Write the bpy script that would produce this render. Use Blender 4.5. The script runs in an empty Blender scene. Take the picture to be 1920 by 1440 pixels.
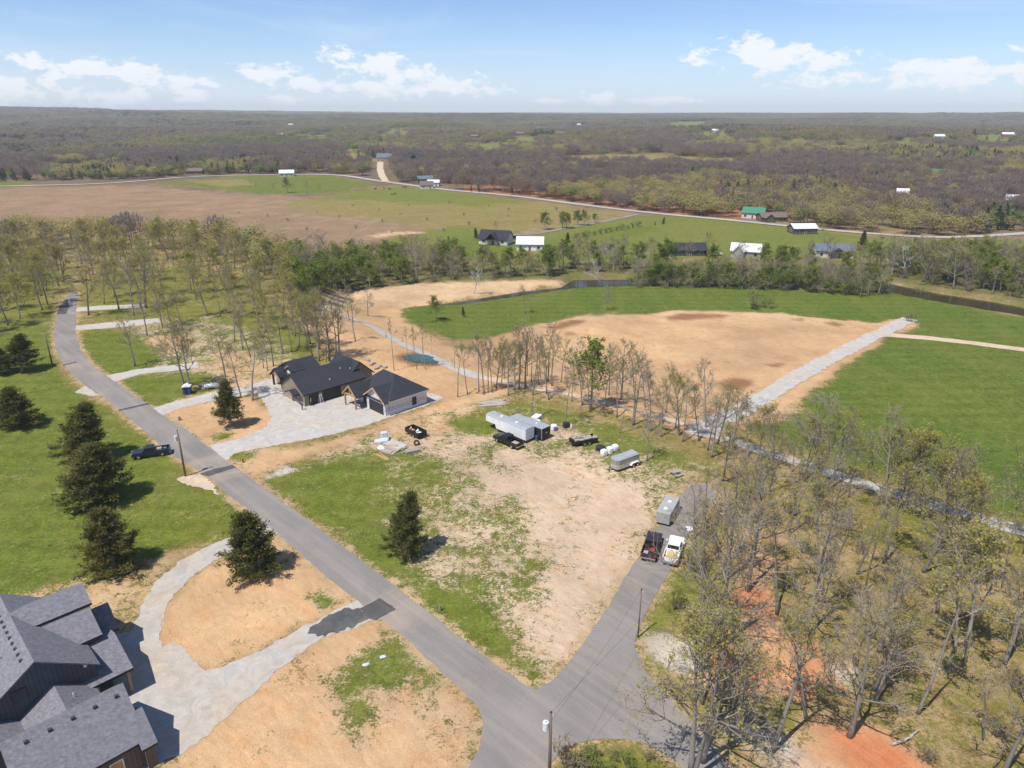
import bpy, bmesh, math, random
import numpy as np
from mathutils import Vector, Matrix
from mathutils.geometry import delaunay_2d_cdt

R = math.radians
SC = bpy.context.scene
COL = SC.collection

# ------------------------------------------------------------------ camera, sky, sun, exposure
CAM_H, PITCH, FPX = 54.0, R(20.9), 1333.0
cam_d = bpy.data.cameras.new('camera')
cam_d.sensor_width = 36.0
cam_d.lens = 36.0 * FPX / 1920.0
cam_d.clip_start = 0.5
cam_d.clip_end = 60000.0
cam = bpy.data.objects.new('camera', cam_d)
cam.location = (0, 0, CAM_H)
cam.rotation_euler = (math.pi / 2 - PITCH, 0, 0)
COL.objects.link(cam)
SC.camera = cam

SUN_EL = R(61.5)
SUN_TO = Vector((-math.cos(SUN_EL) * 0.7071, -math.cos(SUN_EL) * 0.7071, math.sin(SUN_EL)))   # towards the sun
sun_d = bpy.data.lights.new('sun', 'SUN')
sun_d.energy = 4.4
sun_d.angle = R(0.53)
sun_d.color = (1.0, 0.945, 0.86)
sun = bpy.data.objects.new('sun', sun_d)
sun.rotation_euler = (-SUN_TO).to_track_quat('-Z', 'Y').to_euler()
sun.location = (-60, -60, 200)
COL.objects.link(sun)

SC.view_settings.view_transform = 'Standard'
SC.view_settings.look = 'None'
SC.view_settings.gamma = 1.0
SC.view_settings.use_curve_mapping = False
SC.view_settings.exposure = 0.32
SC.render.engine = 'CYCLES'
SC.cycles.use_denoising = True
SC.cycles.denoiser = 'OPENIMAGEDENOISE'
SC.cycles.denoising_prefilter = 'ACCURATE'
SC.cycles.use_adaptive_sampling = True
SC.cycles.adaptive_threshold = 0.02
SC.cycles.max_bounces = 5
SC.cycles.diffuse_bounces = 3
SC.cycles.glossy_bounces = 2
SC.cycles.transmission_bounces = 2
SC.cycles.transparent_max_bounces = 6
SC.cycles.volume_bounces = 1
SC.cycles.sample_clamp_indirect = 4.0


class NT:
    """small helper to write node trees"""
    def __init__(self, tree):
        self.t = tree
        self.n = tree.nodes
        self.l = tree.links

    def add(self, kind, **kw):
        nd = self.n.new(kind)
        for k, v in kw.items():
            setattr(nd, k, v)
        return nd

    def put(self, sock, v):
        if hasattr(v, 'default_value') or hasattr(v, 'is_linked'):
            self.l.new(v, sock)
        elif isinstance(v, (tuple, list)) and hasattr(sock.default_value, '__len__') and len(sock.default_value) == 4 and len(v) == 3:
            sock.default_value = (*v, 1.0)
        else:
            sock.default_value = v

    def math(self, op, a, b=0.0, c=0.0, clamp=False):
        nd = self.add('ShaderNodeMath', operation=op, use_clamp=clamp)
        for i, v in enumerate((a, b, c)):
            self.put(nd.inputs[i], v)
        return nd.outputs[0]

    def vmath(self, op, a, b=None, c=None):
        nd = self.add('ShaderNodeVectorMath', operation=op)
        self.put(nd.inputs[0], a)
        if b is not None:
            self.put(nd.inputs[1], b)
        if c is not None:
            self.put(nd.inputs[2], c)
        return nd.outputs['Value'] if op in ('LENGTH', 'DOT_PRODUCT', 'DISTANCE') else nd.outputs['Vector']

    def noise(self, vec, scale, detail=4.0, rough=0.55, dist=0.0):
        nd = self.add('ShaderNodeTexNoise')
        self.put(nd.inputs['Vector'], vec)
        nd.inputs['Scale'].default_value = scale
        nd.inputs['Detail'].default_value = detail
        nd.inputs['Roughness'].default_value = rough
        nd.inputs['Distortion'].default_value = dist
        return nd.outputs['Fac']

    def maprange(self, v, a, b, c=0.0, d=1.0, smooth=False):
        nd = self.add('ShaderNodeMapRange')
        nd.interpolation_type = 'SMOOTHSTEP' if smooth else 'LINEAR'
        self.put(nd.inputs[0], v)
        for i, x in enumerate((a, b, c, d)):
            self.put(nd.inputs[i + 1], x)
        return nd.outputs[0]

    def mix(self, fac, a, b, mode='MIX'):
        nd = self.add('ShaderNodeMix', data_type='RGBA', blend_type=mode)
        self.put(nd.inputs[0], fac)
        self.put(nd.inputs[6], a)
        self.put(nd.inputs[7], b)
        return nd.outputs[2]

    def comb(self, x, y, z=0.0):
        nd = self.add('ShaderNodeCombineXYZ')
        for i, v in enumerate((x, y, z)):
            self.put(nd.inputs[i], v)
        return nd.outputs[0]

    def sep(self, v):
        nd = self.add('ShaderNodeSeparateXYZ')
        self.put(nd.inputs[0], v)
        return nd.outputs


def px_dir(px, py):
    u, v = (px - 960.0) / FPX, (py - 720.0) / FPX
    c, s = math.cos(PITCH), math.sin(PITCH)
    return np.array([u, c - v * s, -s - v * c])


def build_world():
    w = bpy.data.worlds.new('World')
    SC.world = w
    w.use_nodes = True
    N = NT(w.node_tree)
    N.n.clear()
    out = N.add('ShaderNodeOutputWorld')
    sky = N.add('ShaderNodeTexSky')
    sky.sky_type = 'NISHITA'
    sky.sun_disc = False
    sky.sun_elevation = SUN_EL
    sky.sun_rotation = R(225)
    sky.altitude = 1200.0
    sky.air_density = 1.0
    sky.dust_density = 0.0
    sky.ozone_density = 4.0
    bg = N.add('ShaderNodeBackground')
    N.l.new(N.mix(1.0, sky.outputs[0], (0.93, 0.98, 1.10, 1), 'MULTIPLY'), bg.inputs[0])
    bg.inputs[1].default_value = 0.102
    # cumulus: direction -> azimuth, elevation in degrees
    tc = N.add('ShaderNodeTexCoord').outputs['Generated']
    x, y, z = N.sep(tc)
    az = N.math('MULTIPLY', N.math('ARCTAN2', x, y), 57.2958)
    el = N.math('MULTIPLY', N.math('ARCSINE', z), 57.2958)
    v = N.comb(az, N.math('MULTIPLY', el, 1.9), 0.0)
    big = N.noise(v, 0.10, 2.0, 0.5)
    det = N.noise(v, 0.48, 8.0, 0.62, 0.25)
    fin = N.noise(v, 1.6, 5.0, 0.6)
    blobs = [(60, 118, 50, 12), (150, 130, 66, 14), (235, 136, 66, 15), (320, 152, 56, 16), (25, 166, 48, 18), (215, 182, 62, 15), (350, 174, 34, 12),
             (505, 136, 60, 14), (575, 155, 48, 13), (540, 187, 32, 9), (640, 106, 36, 13), (700, 126, 66, 18), (775, 138, 52, 17), (850, 160, 66, 14), (905, 168, 46, 9), (720, 166, 90, 13),
             (1122, 186, 32, 10), (1040, 188, 34, 6), (1245, 189, 54, 7), (1310, 103, 28, 13), (1408, 95, 42, 24), (1470, 114, 66, 21), (1530, 126, 66, 20), (1585, 138, 44, 12),
             (1700, 130, 44, 13), (1768, 136, 60, 18), (1822, 150, 44, 12), (1885, 126, 44, 14), (1945, 132, 60, 22), (2080, 150, 90, 20), (-120, 150, 90, 20), (-260, 130, 80, 16), (2260, 130, 80, 16)]
    acc = None
    for (bx, by, bw, bh) in blobs:
        d = px_dir(bx, by)
        d = d / np.linalg.norm(d)
        a0, e0 = math.degrees(math.atan2(d[0], d[1])), math.degrees(math.asin(d[2]))
        sa, se = bw / FPX * 57.3 * 0.95 * 1.12, bh / FPX * 57.3 * 1.2
        q = N.vmath('LENGTH', N.vmath('MULTIPLY_ADD', v, (1 / sa, 1 / (1.9 * se), 0), (-a0 / sa, -e0 / se, 0)))
        m = N.math('SUBTRACT', 1.0, q)
        acc = m if acc is None else N.math('MAXIMUM', acc, m)
    # outside the view the same kind of scattered cloud goes on
    side = N.maprange(N.math('ABSOLUTE', az), 42, 54)
    wide = N.math('ADD', N.math('MULTIPLY', side, N.math('SUBTRACT', N.math('MULTIPLY', big, 4.4), 2.5)), N.math('MULTIPLY_ADD', side, 2.0, -2.0))
    band = N.math('MULTIPLY', N.maprange(el, 0.0, 1.2), N.maprange(el, 9.0, 6.0))
    wide = N.math('SUBTRACT', N.math('ADD', wide, band), 1.0)
    acc = N.math('MAXIMUM', acc, wide)
    acc = N.math('MAXIMUM', acc, -0.98)
    val = N.math('ADD', acc, N.math('MULTIPLY', N.math('SUBTRACT', det, 0.5), 4.6))
    val = N.math('ADD', val, N.math('MULTIPLY', N.math('SUBTRACT', fin, 0.5), 1.5))
    cov = N.maprange(val, -0.10, 0.66, 0.0, 0.95, True)
    # thin veil of high cloud
    veil_v = N.vmath('MULTIPLY', N.comb(N.math('ADD', az, N.math('MULTIPLY', el, 2.2)), el, 0.0), (0.045, 0.22, 1.0))
    veil = N.maprange(N.noise(veil_v, 1.0, 6.0, 0.6, 0.8), 0.46, 0.76, 0.0, 0.36, True)
    low = N.maprange(el, 7.0, 0.0, 0.0, 0.55, True)
    cov = N.math('MAXIMUM', cov, veil)
    hz = N.add('ShaderNodeBackground')
    hz.inputs[0].default_value = (0.60, 0.72, 0.92, 1)
    hz.inputs[1].default_value = 0.80
    cl = N.add('ShaderNodeBackground')
    cl.inputs[0].default_value = (0.93, 0.955, 1.0, 1)
    cl.inputs[1].default_value = 0.84
    m1 = N.add('ShaderNodeMixShader')
    N.put(m1.inputs[0], low)
    N.l.new(bg.outputs[0], m1.inputs[1])
    N.l.new(hz.outputs[0], m1.inputs[2])
    m2 = N.add('ShaderNodeMixShader')
    N.put(m2.inputs[0], cov)
    N.l.new(m1.outputs[0], m2.inputs[1])
    N.l.new(cl.outputs[0], m2.inputs[2])
    N.l.new(m2.outputs[0], out.inputs[0])


build_world()

# ------------------------------------------------------------------ terrain
def smooth01(t):
    t = np.clip(t, 0, 1)
    return t * t * (3 - 2 * t)


def vnoise(x, y):
    xi, yi = np.floor(x), np.floor(y)
    fx, fy = x - xi, y - yi
    fx = fx * fx * (3 - 2 * fx)
    fy = fy * fy * (3 - 2 * fy)

    def hsh(a, b):
        s = np.sin(a * 127.1 + b * 311.7) * 43758.5453
        return s - np.floor(s)
    a, b = hsh(xi, yi), hsh(xi + 1, yi)
    c, d = hsh(xi, yi + 1), hsh(xi + 1, yi + 1)
    return (a * (1 - fx) + b * fx) * (1 - fy) + (c * (1 - fx) + d * fx) * fy


BX = [-700, -400, -200, -120, -90, -66, -46, -10, 8, 39, 69, 100, 150, 220, 400]
BY = [470, 430, 385, 330, 272, 216, 176, 142, 140, 107, 84, 70, 52, 30, -30]
FY = [0, 430, 520, 700, 900, 1100, 1500, 2500, 4000, 7000, 12000, 20000]
FZ = [-8, -8, -7.5, -5, -1, -3, 3, 12, 20, 28, 33, 34]
CREEK = None   # filled below: polygon of the water in the plan


def edge_y(x):
    return (np.interp(x - 9, BX, BY) + np.interp(x, BX, BY) + np.interp(x + 9, BX, BY)) / 3


def poly_sdf(x, y, poly):
    """signed distance, positive inside"""
    poly = np.asarray(poly)
    d2 = np.full(x.shape, 1e18)
    ins = np.zeros(x.shape, bool)
    n = len(poly)
    for i in range(n):
        ax, ay = poly[i]
        bx, by = poly[(i + 1) % n]
        ex, ey = bx - ax, by - ay
        L = ex * ex + ey * ey + 1e-12
        t = np.clip(((x - ax) * ex + (y - ay) * ey) / L, 0, 1)
        dx, dy = x - ax - t * ex, y - ay - t * ey
        d2 = np.minimum(d2, dx * dx + dy * dy)
        cond = (ay > y) != (by > y)
        if abs(ey) > 1e-12:
            ins ^= cond & (x < ex * (y - ay) / ey + ax)
    d = np.sqrt(d2)
    return np.where(ins, d, -d)


def height(x, y):
    x = np.asarray(x, float)
    y = np.asarray(y, float)
    s = smooth01((y - edge_y(x)) * 0.8 / 46.0)
    r = np.hypot(x, y)
    far = np.interp(np.maximum(y, r * 0.8), FY, FZ)
    amp = np.interp(r, [0, 430, 700, 1500, 2800, 4500, 9000], [0.0, 0.0, 3.0, 16.0, 21.0, 17.0, 9.0])
    lam = 260.0
    nz = (vnoise(x / lam + 3.1, y / lam + 7.7) - 0.5) * 2 * 0.4 + (vnoise(x / 760.0 + 1.3, y / 620.0 + 0.2) - 0.5) * 2 * 1.0
    far = far + amp * nz
    az = np.arctan2(x, np.maximum(y, 1.0))
    far = far + 66 * np.exp(-((az + 0.82) / 0.46) ** 2) * smooth01((r - 2600) / 3600)
    z = s * far
    z = z + 0.10 * (vnoise(x / 23.0, y / 23.0) - 0.5) * smooth01((r - 30) / 20) * (1 - smooth01((r - 500) / 200))
    if CREEK is not None:
        m = (y > 180) & (y < 420)
        if np.any(m):
            sd = poly_sdf(x[m], y[m], CREEK) if x.ndim else None
            if sd is not None:
                zz = z[m]
                z[m] = zz - 2.2 * smooth01((sd + 3.0) / 5.0)
    return z


TS = np.geomspace(40, 15000, 640)


def P(pts, lift=0.0):
    """photo coordinates -> points on the terrain"""
    pts = np.atleast_2d(np.asarray(pts, float))
    u, v = (pts[:, 0] - 960) / FPX, (pts[:, 1] - 720) / FPX
    c, s = math.cos(PITCH), math.sin(PITCH)
    D = np.stack([u, c - v * s, -s - v * c], 1)
    X = D[:, 0:1] * TS
    Y = D[:, 1:2] * TS
    Z = CAM_H + D[:, 2:3] * TS
    below = Z < height(X, Y) + lift
    k = np.argmax(below, 1)
    k = np.where(below.any(1), np.maximum(k, 1), len(TS) - 1)
    lo, hi = TS[k - 1].copy(), TS[k].copy()
    for _ in range(26):
        m = (lo + hi) / 2
        b = CAM_H + D[:, 2] * m < height(D[:, 0] * m, D[:, 1] * m) + lift
        hi = np.where(b, m, hi)
        lo = np.where(b, lo, m)
    x, y = D[:, 0] * hi, D[:, 1] * hi
    return np.stack([x, y, height(x, y)], 1)


def P1(px, py):
    return Vector(P([(px, py)])[0])


def top_height(p, py):
    """height above base p of something whose top is seen on photo row py"""
    v = (py - 720) / FPX
    c, s = math.cos(PITCH), math.sin(PITCH)
    t = p[1] / (c - v * s)
    return CAM_H + (-s - v * c) * t - p[2]


def hz(x, y):
    return float(height(np.array([x]), np.array([y]))[0])


CREEK = None
_creek_px = [(742, 573), (860, 560), (980, 541), (1052, 534), (1062, 528), (1075, 520), (1180, 519), (1300, 518), (1420, 520), (1560, 524), (1650, 522), (1700, 533), (1760, 545), (1850, 558), (1935, 574), (2050, 600),
             (2050, 622), (1930, 590), (1850, 577), (1760, 562), (1690, 549), (1640, 536), (1540, 536), (1420, 532), (1300, 531), (1180, 532), (1075, 537), (1040, 541), (960, 553), (860, 567)]
CREEK = P(_creek_px)[:, :2]

# ------------------------------------------------------------------ ground zones
Z = {  # soil colour, grass colour, grass share
    'lush': ((.40, .31, .17), (.10, .138, .020), .90),
    'lawn': ((.46, .35, .22), (.112, .142, .024), .76),
    'patchy': ((.54, .415, .29), (.108, .138, .025), .55),
    'thin': ((.54, .41, .285), (.105, .130, .03), .36),
    'bare': ((.56, .425, .30), (.125, .13, .04), .15),
    'dirt': ((.53, .345, .19), (.13, .13, .04), .05),
    'dirtg': ((.52, .355, .205), (.105, .13, .03), .30),
    'track': ((.42, .275, .145), (.13, .13, .04), .12),
    'sand': ((.57, .405, .245), (.16, .14, .06), .02),
    'wet': ((.27, .135, .07), (.2, .12, .05), .0),
    'woods': ((.36, .26, .14), (.17, .155, .04), .52),
    'woodsg': ((.33, .24, .12), (.13, .15, .028), .76),
    'field': ((.26, .2, .09), (.078, .124, .018), .97),
    'meadow': ((.28, .21, .09), (.125, .158, .03), .86),
    'brown': ((.30, .20, .135), (.18, .15, .06), .36),
    'brown2': ((.30, .20, .125), (.175, .155, .055), .20),
    'tanmead': ((.33, .23, .12), (.185, .175, .05), .66),
    'red': ((.52, .20, .095), (.2, .14, .05), .03),
    'redt': ((.52, .30, .165), (.2, .14, .05), .06),
    'pale': ((.52, .47, .40), (.16, .16, .05), .2),
    'forest': ((.175, .125, .085), (.13, .115, .05), .3),
    'forestred': ((.30, .15, .085), (.2, .13, .06), .2),
    'creekfl': ((.22, .16, .09), (.10, .13, .03), .55),
}
# painted in this order: zone, softness in metres, outline in photo coordinates
ZONES = [
    ('creekfl', 8, [(480, 520), (560, 470), (760, 462), (1000, 478), (1250, 488), (1560, 484), (1700, 478), (1960, 500), (2060, 620), (1900, 572), (1700, 545), (1500, 530), (1060, 530), (900, 532), (700, 545), (560, 570)]),
    ('brown', 12, [(-400, 372), (0, 352), (240, 346), (420, 360), (640, 372), (730, 346), (900, 366), (1185, 401), (1080, 422), (980, 442), (840, 457), (700, 474), (560, 474), (400, 452), (200, 430), (-400, 470)]),
    ('brown2', 14, [(40, 362), (250, 350), (420, 370), (560, 380), (500, 400), (250, 390), (60, 392)]),
    ('tanmead', 16, [(520, 380), (640, 366), (740, 346), (900, 366), (1185, 401), (1060, 424), (960, 436), (860, 430), (720, 410), (620, 400)]),
    ('meadow', 12, [(600, 372), (740, 347), (860, 360), (980, 378), (900, 386), (760, 380)]),
    ('meadow', 8, [(760, 440), (860, 425), (960, 436), (900, 452), (820, 462), (700, 472), (640, 470)]),
    ('sand', 4, [(690, 442), (735, 433), (790, 436), (740, 441), (700, 446)]),
    ('lush', 6, [(270, 345), (450, 331), (620, 329), (705, 346), (640, 362), (480, 364), (380, 350)]),
    ('tanmead', 4, [(350, 340), (450, 336), (480, 346), (420, 350)]),
    ('lush', 6, [(88, 311), (180, 303), (245, 305), (262, 314), (200, 322), (120, 330)]),
    ('lush', 6, [(-200, 340), (0, 335), (58, 346), (0, 353), (-200, 358)]),
    ('meadow', 4, [(985, 444), (1060, 430), (1200, 404), (1300, 407), (1420, 420), (1560, 436), (1720, 450), (1960, 452), (1960, 505), (1700, 478), (1570, 484), (1250, 486), (1010, 486)]),
    ('lush', 6, [(985, 452), (1080, 440), (1160, 424), (1250, 428), (1180, 446), (1120, 486), (1010, 484)]),
    ('lush', 4, [(800, 470), (850, 450), (900, 442), (975, 442), (1000, 452), (985, 478), (900, 474), (830, 484)]),
    ('forestred', 12, [(860, 357), (900, 340), (1100, 340), (1400, 360), (1500, 380), (1400, 412), (1250, 402), (1050, 377)]),
    ('meadow', 15, [(840, 276), (900, 267), (940, 268), (945, 292), (880, 298), (840, 294)]),
    ('meadow', 20, [(1290, 246), (1345, 244), (1390, 252), (1388, 274), (1296, 272)]),
    ('meadow', 20, [(1800, 252), (1880, 247), (1915, 260), (1905, 280), (1820, 280)]),
    ('tanmead', 12, [(1040, 294), (1150, 291), (1400, 294), (1420, 312), (1200, 314), (1040, 314)]),
    ('meadow', 14, [(1080, 264), (1135, 261), (1150, 284), (1085, 286)]),
    ('tanmead', 14, [(640, 284), (680, 278), (712, 290), (700, 308), (650, 306)]),
    ('meadow', 20, [(1600, 264), (1700, 260), (1712, 284), (1610, 288)]),
    ('meadow', 20, [(930, 258), (1010, 254), (1040, 274), (950, 280)]),
    ('meadow', 25, [(1240, 229), (1330, 227), (1350, 243), (1250, 246)]),
    ('tanmead', 15, [(735, 305), (800, 298), (845, 302), (840, 308), (770, 311)]),
    ('meadow', 25, [(1480, 258), (1560, 254), (1575, 276), (1490, 280)]),
    ('meadow', 25, [(560, 252), (640, 248), (655, 266), (570, 270)]),
    ('meadow', 25, [(700, 242), (780, 240), (790, 258), (710, 262)]),
    # valley floor
    ('field', 3, [(716, 580), (860, 562), (1060, 539), (1300, 528), (1500, 541), (1690, 552), (1850, 582), (2060, 630), (2150, 1010), (1920, 975), (1740, 925), (1600, 880), (1480, 835), (1330, 790), (1250, 790), (860, 720), (850, 650), (780, 612)]),
    ('sand', 2.5, [(596, 566), (640, 545), (760, 534), (880, 528), (1000, 524), (1056, 530), (1050, 538), (960, 548), (860, 561), (740, 577), (610, 584)]),
    ('sand', 3, [(1340, 522), (1440, 514), (1560, 520), (1640, 530), (1680, 540), (1600, 545), (1500, 541), (1400, 535)]),
    ('dirt', 3, [(556, 596), (610, 572), (740, 574), (770, 606), (832, 640), (872, 658), (900, 690), (960, 722), (880, 752), (800, 720), (700, 705), (640, 668), (590, 630)]),
    ('dirt', 2, [(860, 700), (850, 662), (905, 640), (1000, 607), (1150, 590), (1330, 580), (1500, 591), (1630, 604), (1712, 598), (1600, 672), (1450, 752), (1330, 826), (1240, 800), (1100, 770), (980, 735)]),
    ('sand', 5, [(1060, 600), (1330, 583), (1600, 602), (1640, 607), (1560, 604), (1330, 588), (1150, 596)]),
    ('track', 3, [(800, 612), (850, 636), (930, 634), (990, 622), (960, 640), (880, 655), (830, 645)]),
    ('wet', 1.5, [(1014, 614), (1050, 606), (1072, 601), (1092, 602), (1080, 610), (1052, 619), (1030, 617)]),
    ('wet', 1.5, [(1058, 623), (1078, 622), (1082, 629), (1062, 629)]),
    ('wet', 1.5, [(1244, 594), (1290, 588), (1350, 588), (1368, 592), (1330, 597), (1255, 600)]),
    ('wet', 1.5, [(1352, 718), (1380, 709), (1408, 714), (1410, 722), (1375, 732), (1352, 732)]),
    ('wet', 1.2, [(1545, 606), (1562, 602), (1586, 608), (1572, 613)]),
    ('wet', 1.0, [(1486, 598), (1506, 598), (1502, 601)]),
    ('wet', 1.0, [(1436, 684), (1466, 683), (1458, 688)]),
    ('dirt', 3, [(1440, 740), (1640, 632), (1712, 598), (1722, 606), (1660, 640), (1500, 745), (1400, 800), (1340, 830)]),
    ('track', 1.5, [(738, 668), (756, 660), (792, 660), (816, 666), (834, 681), (826, 687), (798, 688), (766, 684), (746, 676)]),
    ('wet', 0.8, [(743, 668), (759, 663), (790, 662), (813, 667), (831, 680), (826, 685), (799, 686), (768, 682), (749, 675)]),
    # upper ground, left
    ('lush', 1.5, [(-300, 570), (104, 566), (104, 640), (112, 690), (150, 735), (222, 785), (268, 820), (345, 880), (400, 915), (478, 985), (430, 1008), (330, 1035), (240, 1085), (100, 1120), (-300, 1160)]),
    ('woodsg', 4, [(-300, 470), (0, 480), (120, 500), (110, 575), (70, 625), (-300, 640)]),
    ('woodsg', 3, [(145, 560), (200, 510), (330, 500), (450, 520), (540, 580), (610, 660), (580, 690), (500, 660), (420, 610), (330, 600), (240, 600), (145, 600)]),
    ('patchy', 3, [(230, 600), (400, 590), (520, 640), (560, 690), (520, 715), (440, 735), (330, 735), (290, 690), (250, 650)]),
    ('dirtg', 3, [(250, 640), (330, 625), (380, 650), (300, 665), (235, 655)]),
    ('dirtg', 3, [(395, 655), (470, 660), (520, 700), (480, 725), (415, 720), (380, 690)]),
    ('lush', 2, [(142, 622), (200, 616), (250, 625), (290, 660), (285, 690), (225, 702), (180, 690), (150, 660)]),
    ('lush', 2, [(222, 716), (290, 700), (390, 702), (400, 735), (330, 752), (285, 762), (252, 745)]),
    ('dirtg', 2, [(330, 752), (400, 735), (420, 715), (450, 735), (420, 748), (340, 760)]),
    ('dirt', 1.2, [(300, 774), (340, 762), (420, 748), (470, 748), (500, 770), (505, 792), (470, 816), (420, 830), (388, 833), (330, 795)]),
    ('lush', 1, [(304, 778), (318, 785), (350, 808), (384, 832), (360, 822), (325, 798)]),
    ('lush', 1, [(392, 818), (415, 812), (440, 812), (428, 822), (402, 826)]),
    ('dirt', 1.5, [(430, 872), (470, 850), (560, 838), (640, 818), (760, 785), (860, 742), (930, 722), (985, 716), (960, 740), (850, 775), (720, 812), (640, 838), (560, 862), (480, 897), (450, 890)]),
    ('track', 2.0, [(500, 880), (600, 846), (720, 806), (840, 772), (930, 738), (900, 765), (760, 810), (620, 850)]),
    ('lawn', 1, [(428, 862), (445, 850), (482, 846), (480, 855), (450, 866), (430, 870)]),
    ('dirt', 4, [(720, 720), (800, 700), (880, 710), (960, 722), (870, 748), (800, 752)]),
    # the lot
    ('patchy', 2, [(482, 897), (660, 826), (770, 792), (990, 722), (1200, 795), (1396, 864), (1300, 896), (1240, 960), (1150, 1120), (1100, 1190), (1008, 1294), (760, 1105), (600, 985)]),
    ('lush', 3, [(488, 900), (600, 862), (690, 858), (720, 900), (740, 960), (790, 1060), (880, 1120), (930, 1180), (1000, 1240), (1030, 1272), (1008, 1294), (760, 1105), (600, 985)]),
    ('pale', 1, [(492, 893), (540, 872), (582, 878), (540, 890), (505, 897)]),
    ('lawn', 4, [(640, 850), (720, 835), (820, 850), (860, 900), (800, 960), (720, 920)]),
    ('thin', 4, [(720, 830), (860, 790), (930, 800), (930, 860), (980, 920), (880, 980), (860, 900), (800, 850)]),
    ('dirtg', 3, [(690, 822), (790, 790), (880, 755), (920, 770), (860, 805), (800, 825)]),
    ('bare', 4, [(880, 850), (960, 842), (1080, 850), (1130, 890), (1200, 905), (1255, 930), (1210, 1015), (1150, 1120), (1090, 1195), (1040, 1265), (1020, 1230), (1005, 1150), (1040, 1090), (1000, 1010), (960, 950), (920, 900)]),
    ('lawn', 3, [(850, 780), (930, 750), (1000, 738), (1100, 770), (1220, 812), (1330, 855), (1280, 885), (1210, 860), (1120, 850), (1060, 800), (960, 800), (900, 815)]),
    ('thin', 2, [(1030, 805), (1080, 800), (1110, 815), (1060, 830)]),
    ('thin', 3, [(1180, 880), (1260, 890), (1250, 915), (1190, 905)]),
    ('lush', 2, [(850, 790), (905, 785), (935, 812), (925, 822), (870, 812)]),
    ('woods', 2, [(900, 757), (985, 722), (1080, 748), (1200, 792), (1390, 862), (1340, 870), (1240, 832), (1130, 795), (1020, 760)]),
    # right-hand woods
    ('redt', 2, [(1310, 1230), (1345, 1150), (1350, 1095), (1415, 1085), (1455, 1150), (1545, 1235), (1575, 1290), (1490, 1305), (1420, 1290), (1330, 1275)]),
    ('red', 2, [(1345, 1110), (1385, 1078), (1425, 1092), (1430, 1120), (1390, 1128), (1350, 1140)]),
    ('red', 3, [(1420, 1140), (1470, 1165), (1560, 1250), (1570, 1290), (1500, 1305), (1480, 1270), (1480, 1220)]),
    ('red', 2, [(1325, 1235), (1400, 1215), (1450, 1250), (1440, 1290), (1380, 1285), (1330, 1270)]),
    ('redt', 2, [(1450, 1500), (1480, 1385), (1520, 1350), (1600, 1362), (1690, 1405), (1790, 1500)]),
    ('red', 2, [(1530, 1350), (1600, 1365), (1690, 1410), (1760, 1480), (1700, 1470), (1600, 1430), (1540, 1390)]),
    ('pale', 3, [(1365, 1350), (1440, 1350), (1500, 1390), (1530, 1440), (1470, 1440), (1420, 1400)]),
    ('pale', 2, [(1565, 1255), (1600, 1262), (1600, 1285), (1575, 1280)]),
    ('pale', 3, [(1730, 1240), (1800, 1250), (1835, 1275), (1770, 1268)]),
    ('woodsg', 4, [(1240, 1085), (1290, 1040), (1400, 1000), (1470, 1040), (1380, 1075), (1300, 1150), (1220, 1190)]),
    ('redt', 4, [(1360, 1030), (1440, 1015), (1460, 1060), (1400, 1085)]),
    ('pale', 2, [(1212, 1205), (1260, 1195), (1310, 1220), (1300, 1260), (1240, 1250)]),
    ('woodsg', 5, [(1640, 940), (1740, 970), (1820, 1040), (1760, 1060), (1650, 1000)]),
    # lower left
    ('dirtg', 3, [(40, 1115), (160, 1090), (240, 1072), (320, 1035), (400, 1012), (345, 1050), (290, 1090), (255, 1150), (200, 1180), (0, 1200)]),
    ('dirt', 1.5, [(296, 1240), (308, 1150), (372, 1065), (430, 1045), (520, 995), (600, 1060), (670, 1118), (640, 1150), (560, 1180), (480, 1225), (400, 1262), (340, 1250)]),
    ('lawn', 1, [(570, 1122), (610, 1110), (640, 1130), (600, 1150)]),
    ('dirt', 2, [(200, 1520), (300, 1440), (420, 1330), (520, 1250), (600, 1190), (690, 1165), (740, 1180), (830, 1275), (905, 1345), (905, 1400), (880, 1445), (860, 1540)]),
    ('lawn', 2, [(610, 1280), (660, 1235), (740, 1195), (770, 1215), (830, 1275), (800, 1300), (720, 1300), (700, 1350), (680, 1395), (655, 1340)]),
    ('dirtg', 2, [(700, 1310), (800, 1290), (880, 1340), (870, 1400), (740, 1400), (690, 1370)]),
    ('woodsg', 1.5, [(1040, 1420), (1060, 1402), (1130, 1384), (1215, 1395), (1272, 1430), (1310, 1500), (1010, 1530)]),
    ('pale', 1, [(-40, 1420), (24, 1395), (40, 1500), (-40, 1500)]),
]
ZW = [(zn, soft, P(px)[:, :2]) for zn, soft, px in ZONES]
ROAD_L = [(135, 548), (128, 551), (112, 574), (104, 596), (100.6, 628), (104, 652), (115.6, 679), (136, 701), (160.6, 724), (192.5, 744), (222.5, 767), (249, 789), (277.5, 815.6), (315, 845.6), (345, 866), (375, 883), (395.6, 898), (427.5, 928), (465, 956), (493, 982.5), (532.5, 1010.6), (568, 1042.5), (650, 1112), (723, 1167), (773, 1207), (827, 1260), (873, 1300), (898, 1330), (907, 1360), (900, 1403), (878, 1440), (840, 1500)]
ISLAND = [(1012, 1500), (1028, 1440), (1060, 1405), (1100, 1390), (1130, 1385), (1170, 1386), (1212, 1395), (1245, 1412), (1272, 1432), (1310, 1490)]
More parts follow.
